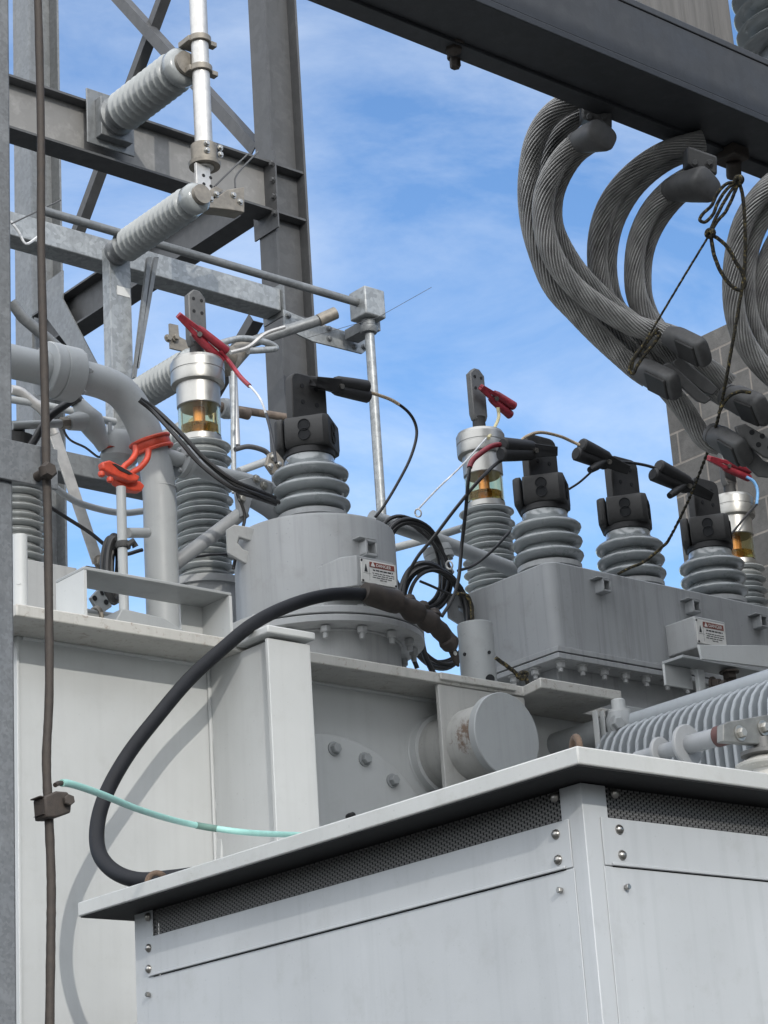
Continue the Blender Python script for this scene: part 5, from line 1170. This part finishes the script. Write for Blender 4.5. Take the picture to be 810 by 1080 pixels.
g = G(); g.bolt(PY(650, 764, 5.82), (-.3, -1, 0), .026, .03); g.bolt(PY(646, 764, 5.86), (-1, 0, 0), .018, .03); build('bolt', g, 'fit', t)
c = PY(653, 752, 5.84); g = G(); g.lathe([(.045, -.03), (.045, .01), (.028, .012), (.028, .05), (.024, .054)], c, Z, 20); build('stem_cap', g, 'tank', t)
g = G(); g.lathe([(.055, -.10), (.06, -.03), (.045, 0)], c, Z, 24); g.cyl((c.x, 5.9, rz), (c.x, 6.3, rz), .055, 24); build('body', g, 'fit', t)
# angle bracket above the radiator
AY = 5.80; zc_ = PY(700, 697, AY).z; zl_ = PY(701, 722, AY).z; af = PZ(719, 690, zc_).y; ax0 = PY(700, 697, AY).x
t = thing('angle_bracket', 'pale angle iron bracket with dark bolts above the radiator fins', 'bracket', (ax0, AY, zl_))
g = G(); g.box((ax0, AY, zl_), (ax0+.16, AY+.012, zc_-.0125)); build('web_plate', g, 'tank', t, bev=.002)
g = G(); g.box((ax0, af, zc_-.012), (ax0+1.5, AY+.012, zc_)); build('top_plate', g, 'fit', t, bev=.002)
g = G(); g.box(PY(735.5, 705, AY-.05), V((PY(746, 735, AY-.05).x, AY-.03, rz+.04))); build('leg', g, 'tank', t, bev=.002)
for (x, y), ax in (((752, 724), (.3, -1, 0)), ((769, 708), (0, 0, -1))):
    g = G(); g.bolt(PY(x, y, AY-.07), ax, .030, .035, True, .02); build('bolt', g, 'rod', t)
g = G(); g.prism([PY(x, y, 5.55) for x, y in ((737, 680), (830, 681), (830, 706), (741, 695))], (0, .012, 0)); tag(build('flat_bar', g, 'tank', bev=.002), 'pale flat steel bar under the sign box on the box turret', 'bar')
# capped fitting above the lid
FX = 4.51
t = thing('capped_fitting', 'grey pipe fitting with washers and a rusty red brown end cap above the cabinet lid', 'pipe fitting', PX(700, 793, FX))
g = G(); pa, pb = PX(672, 800, FX), PX(758, 777, FX); dd = (pb-pa).normalized()
g.tube([pa, PX(720, 787, FX), PX(722, 786.5, FX), pb], [.020, .022, .026, .026], 24); build('pipe', g, 'strut', t)
for x, y, R in ((697, 793, .042), (725, 786, .058)):
    g = G(); g.lathe([(.02, -.007), (R-.003, -.007), (R, -.004), (R, .004), (R-.003, .007), (.02, .007)], PX(x, y, FX), dd, 32); build('washer', g, 'strut', t)
g = G(); g.cyl(PX(757, 777, FX), PX(768, 774, FX), .029, 20); build('end_cap', g, plain('red_brown_cap', (.07, .028, .025), rough=.6), t)
g = G(); g.cyl(PX(766, 779, FX), PX(773, 777, FX), .014, 12); build('end_plug', g, 'dark', t)
g = G(); ps = PX(676, 799, FX); g.cyl((ps.x, ps.y, ZT+.001), (ps.x, ps.y, ps.z), .024, 16); build('riser', g, 'strut', t)
# lid bushing with bolted pad
BYY = 3.674; bc = PY(806, 800, BYY)
t = thing('lid_bushing', 'small white porcelain bushing on the cabinet lid with a grey pad and two washered bolts', 'bushing', (bc.x, BYY, ZT)); o = V((bc.x, BYY, 0))
za, zb_ = ZT+.001, PY(806, 796, BYY).z
zr = max(PY(806, 806, BYY).z, za+.03)
g = G(); g.lathe([(.040, za), (.040, zr-.016), (.074, zr-.006), (.078, zr), (.070, zr+.005), (.046, zr+.014), (.036, zr+.022)], o, Z, 40); build('porcelain', g, plain('white_porcelain', (.45, .44, .41), rough=.25, var=.06, bump=0), t)
za2 = zr+.020
g = G(); g.lathe([(.040, za2), (.060, za2+.004), (.060, za2+.014), (.03, za2+.022), (.026, za2+.05)], o, Z, 32); build('cap', g, 'spade', t)
g = G(); g.prism([PY(x, y, BYY-.012) for x, y in ((763, 782), (763, 764), (768, 761), (830, 750), (830, 772), (818, 784), (800, 785), (787, 784))], (0, .024, 0)); pd_ = build('terminal_pad', g, plain('grey_terminal_pad', (.16, .165, .16), rough=.5, metal=.2), t, bev=.003)
for x, y in ((780, 773.5), (804.5, 768)):
    p = PY(x, y, BYY-.0125); g = G(); g.lathe([(.0205, 0), (.021, .002), (.0205, .004)], p, (0, -1, 0), 28); build('washer', g, 'alu', pd_)
    g = G(); g.lathe([(.0135, 0), (.0135, .010), (.011, .013)], p+V((0, -.0042, 0)), (0, -1, 0), 6, ph=.3); build('bolt', g, 'bolt', pd_)

# ================================================================== unseen elevated box added beside the photographer to shade the transformer
t = thing('added_shade_blocker', 'long dark grey elevated metal box on legs, added outside the picture to shade the transformer', 'shade blocker', (2.6, .3, 0))
g = G(); g.box((2.6, .3, 4.95), (13, .6, 7.7)); build('housing', g, 'steel', t, bev=.02)
for x in (7.5, 12.3):
    for y in (.38,):
        g = G(); g.box((x, y, 0), (x+.12, y+.12, 4.949)); build('leg', g, 'galv', t)

for o in bpy.data.objects:
    if '_w' in o.keys(): del o['_w']
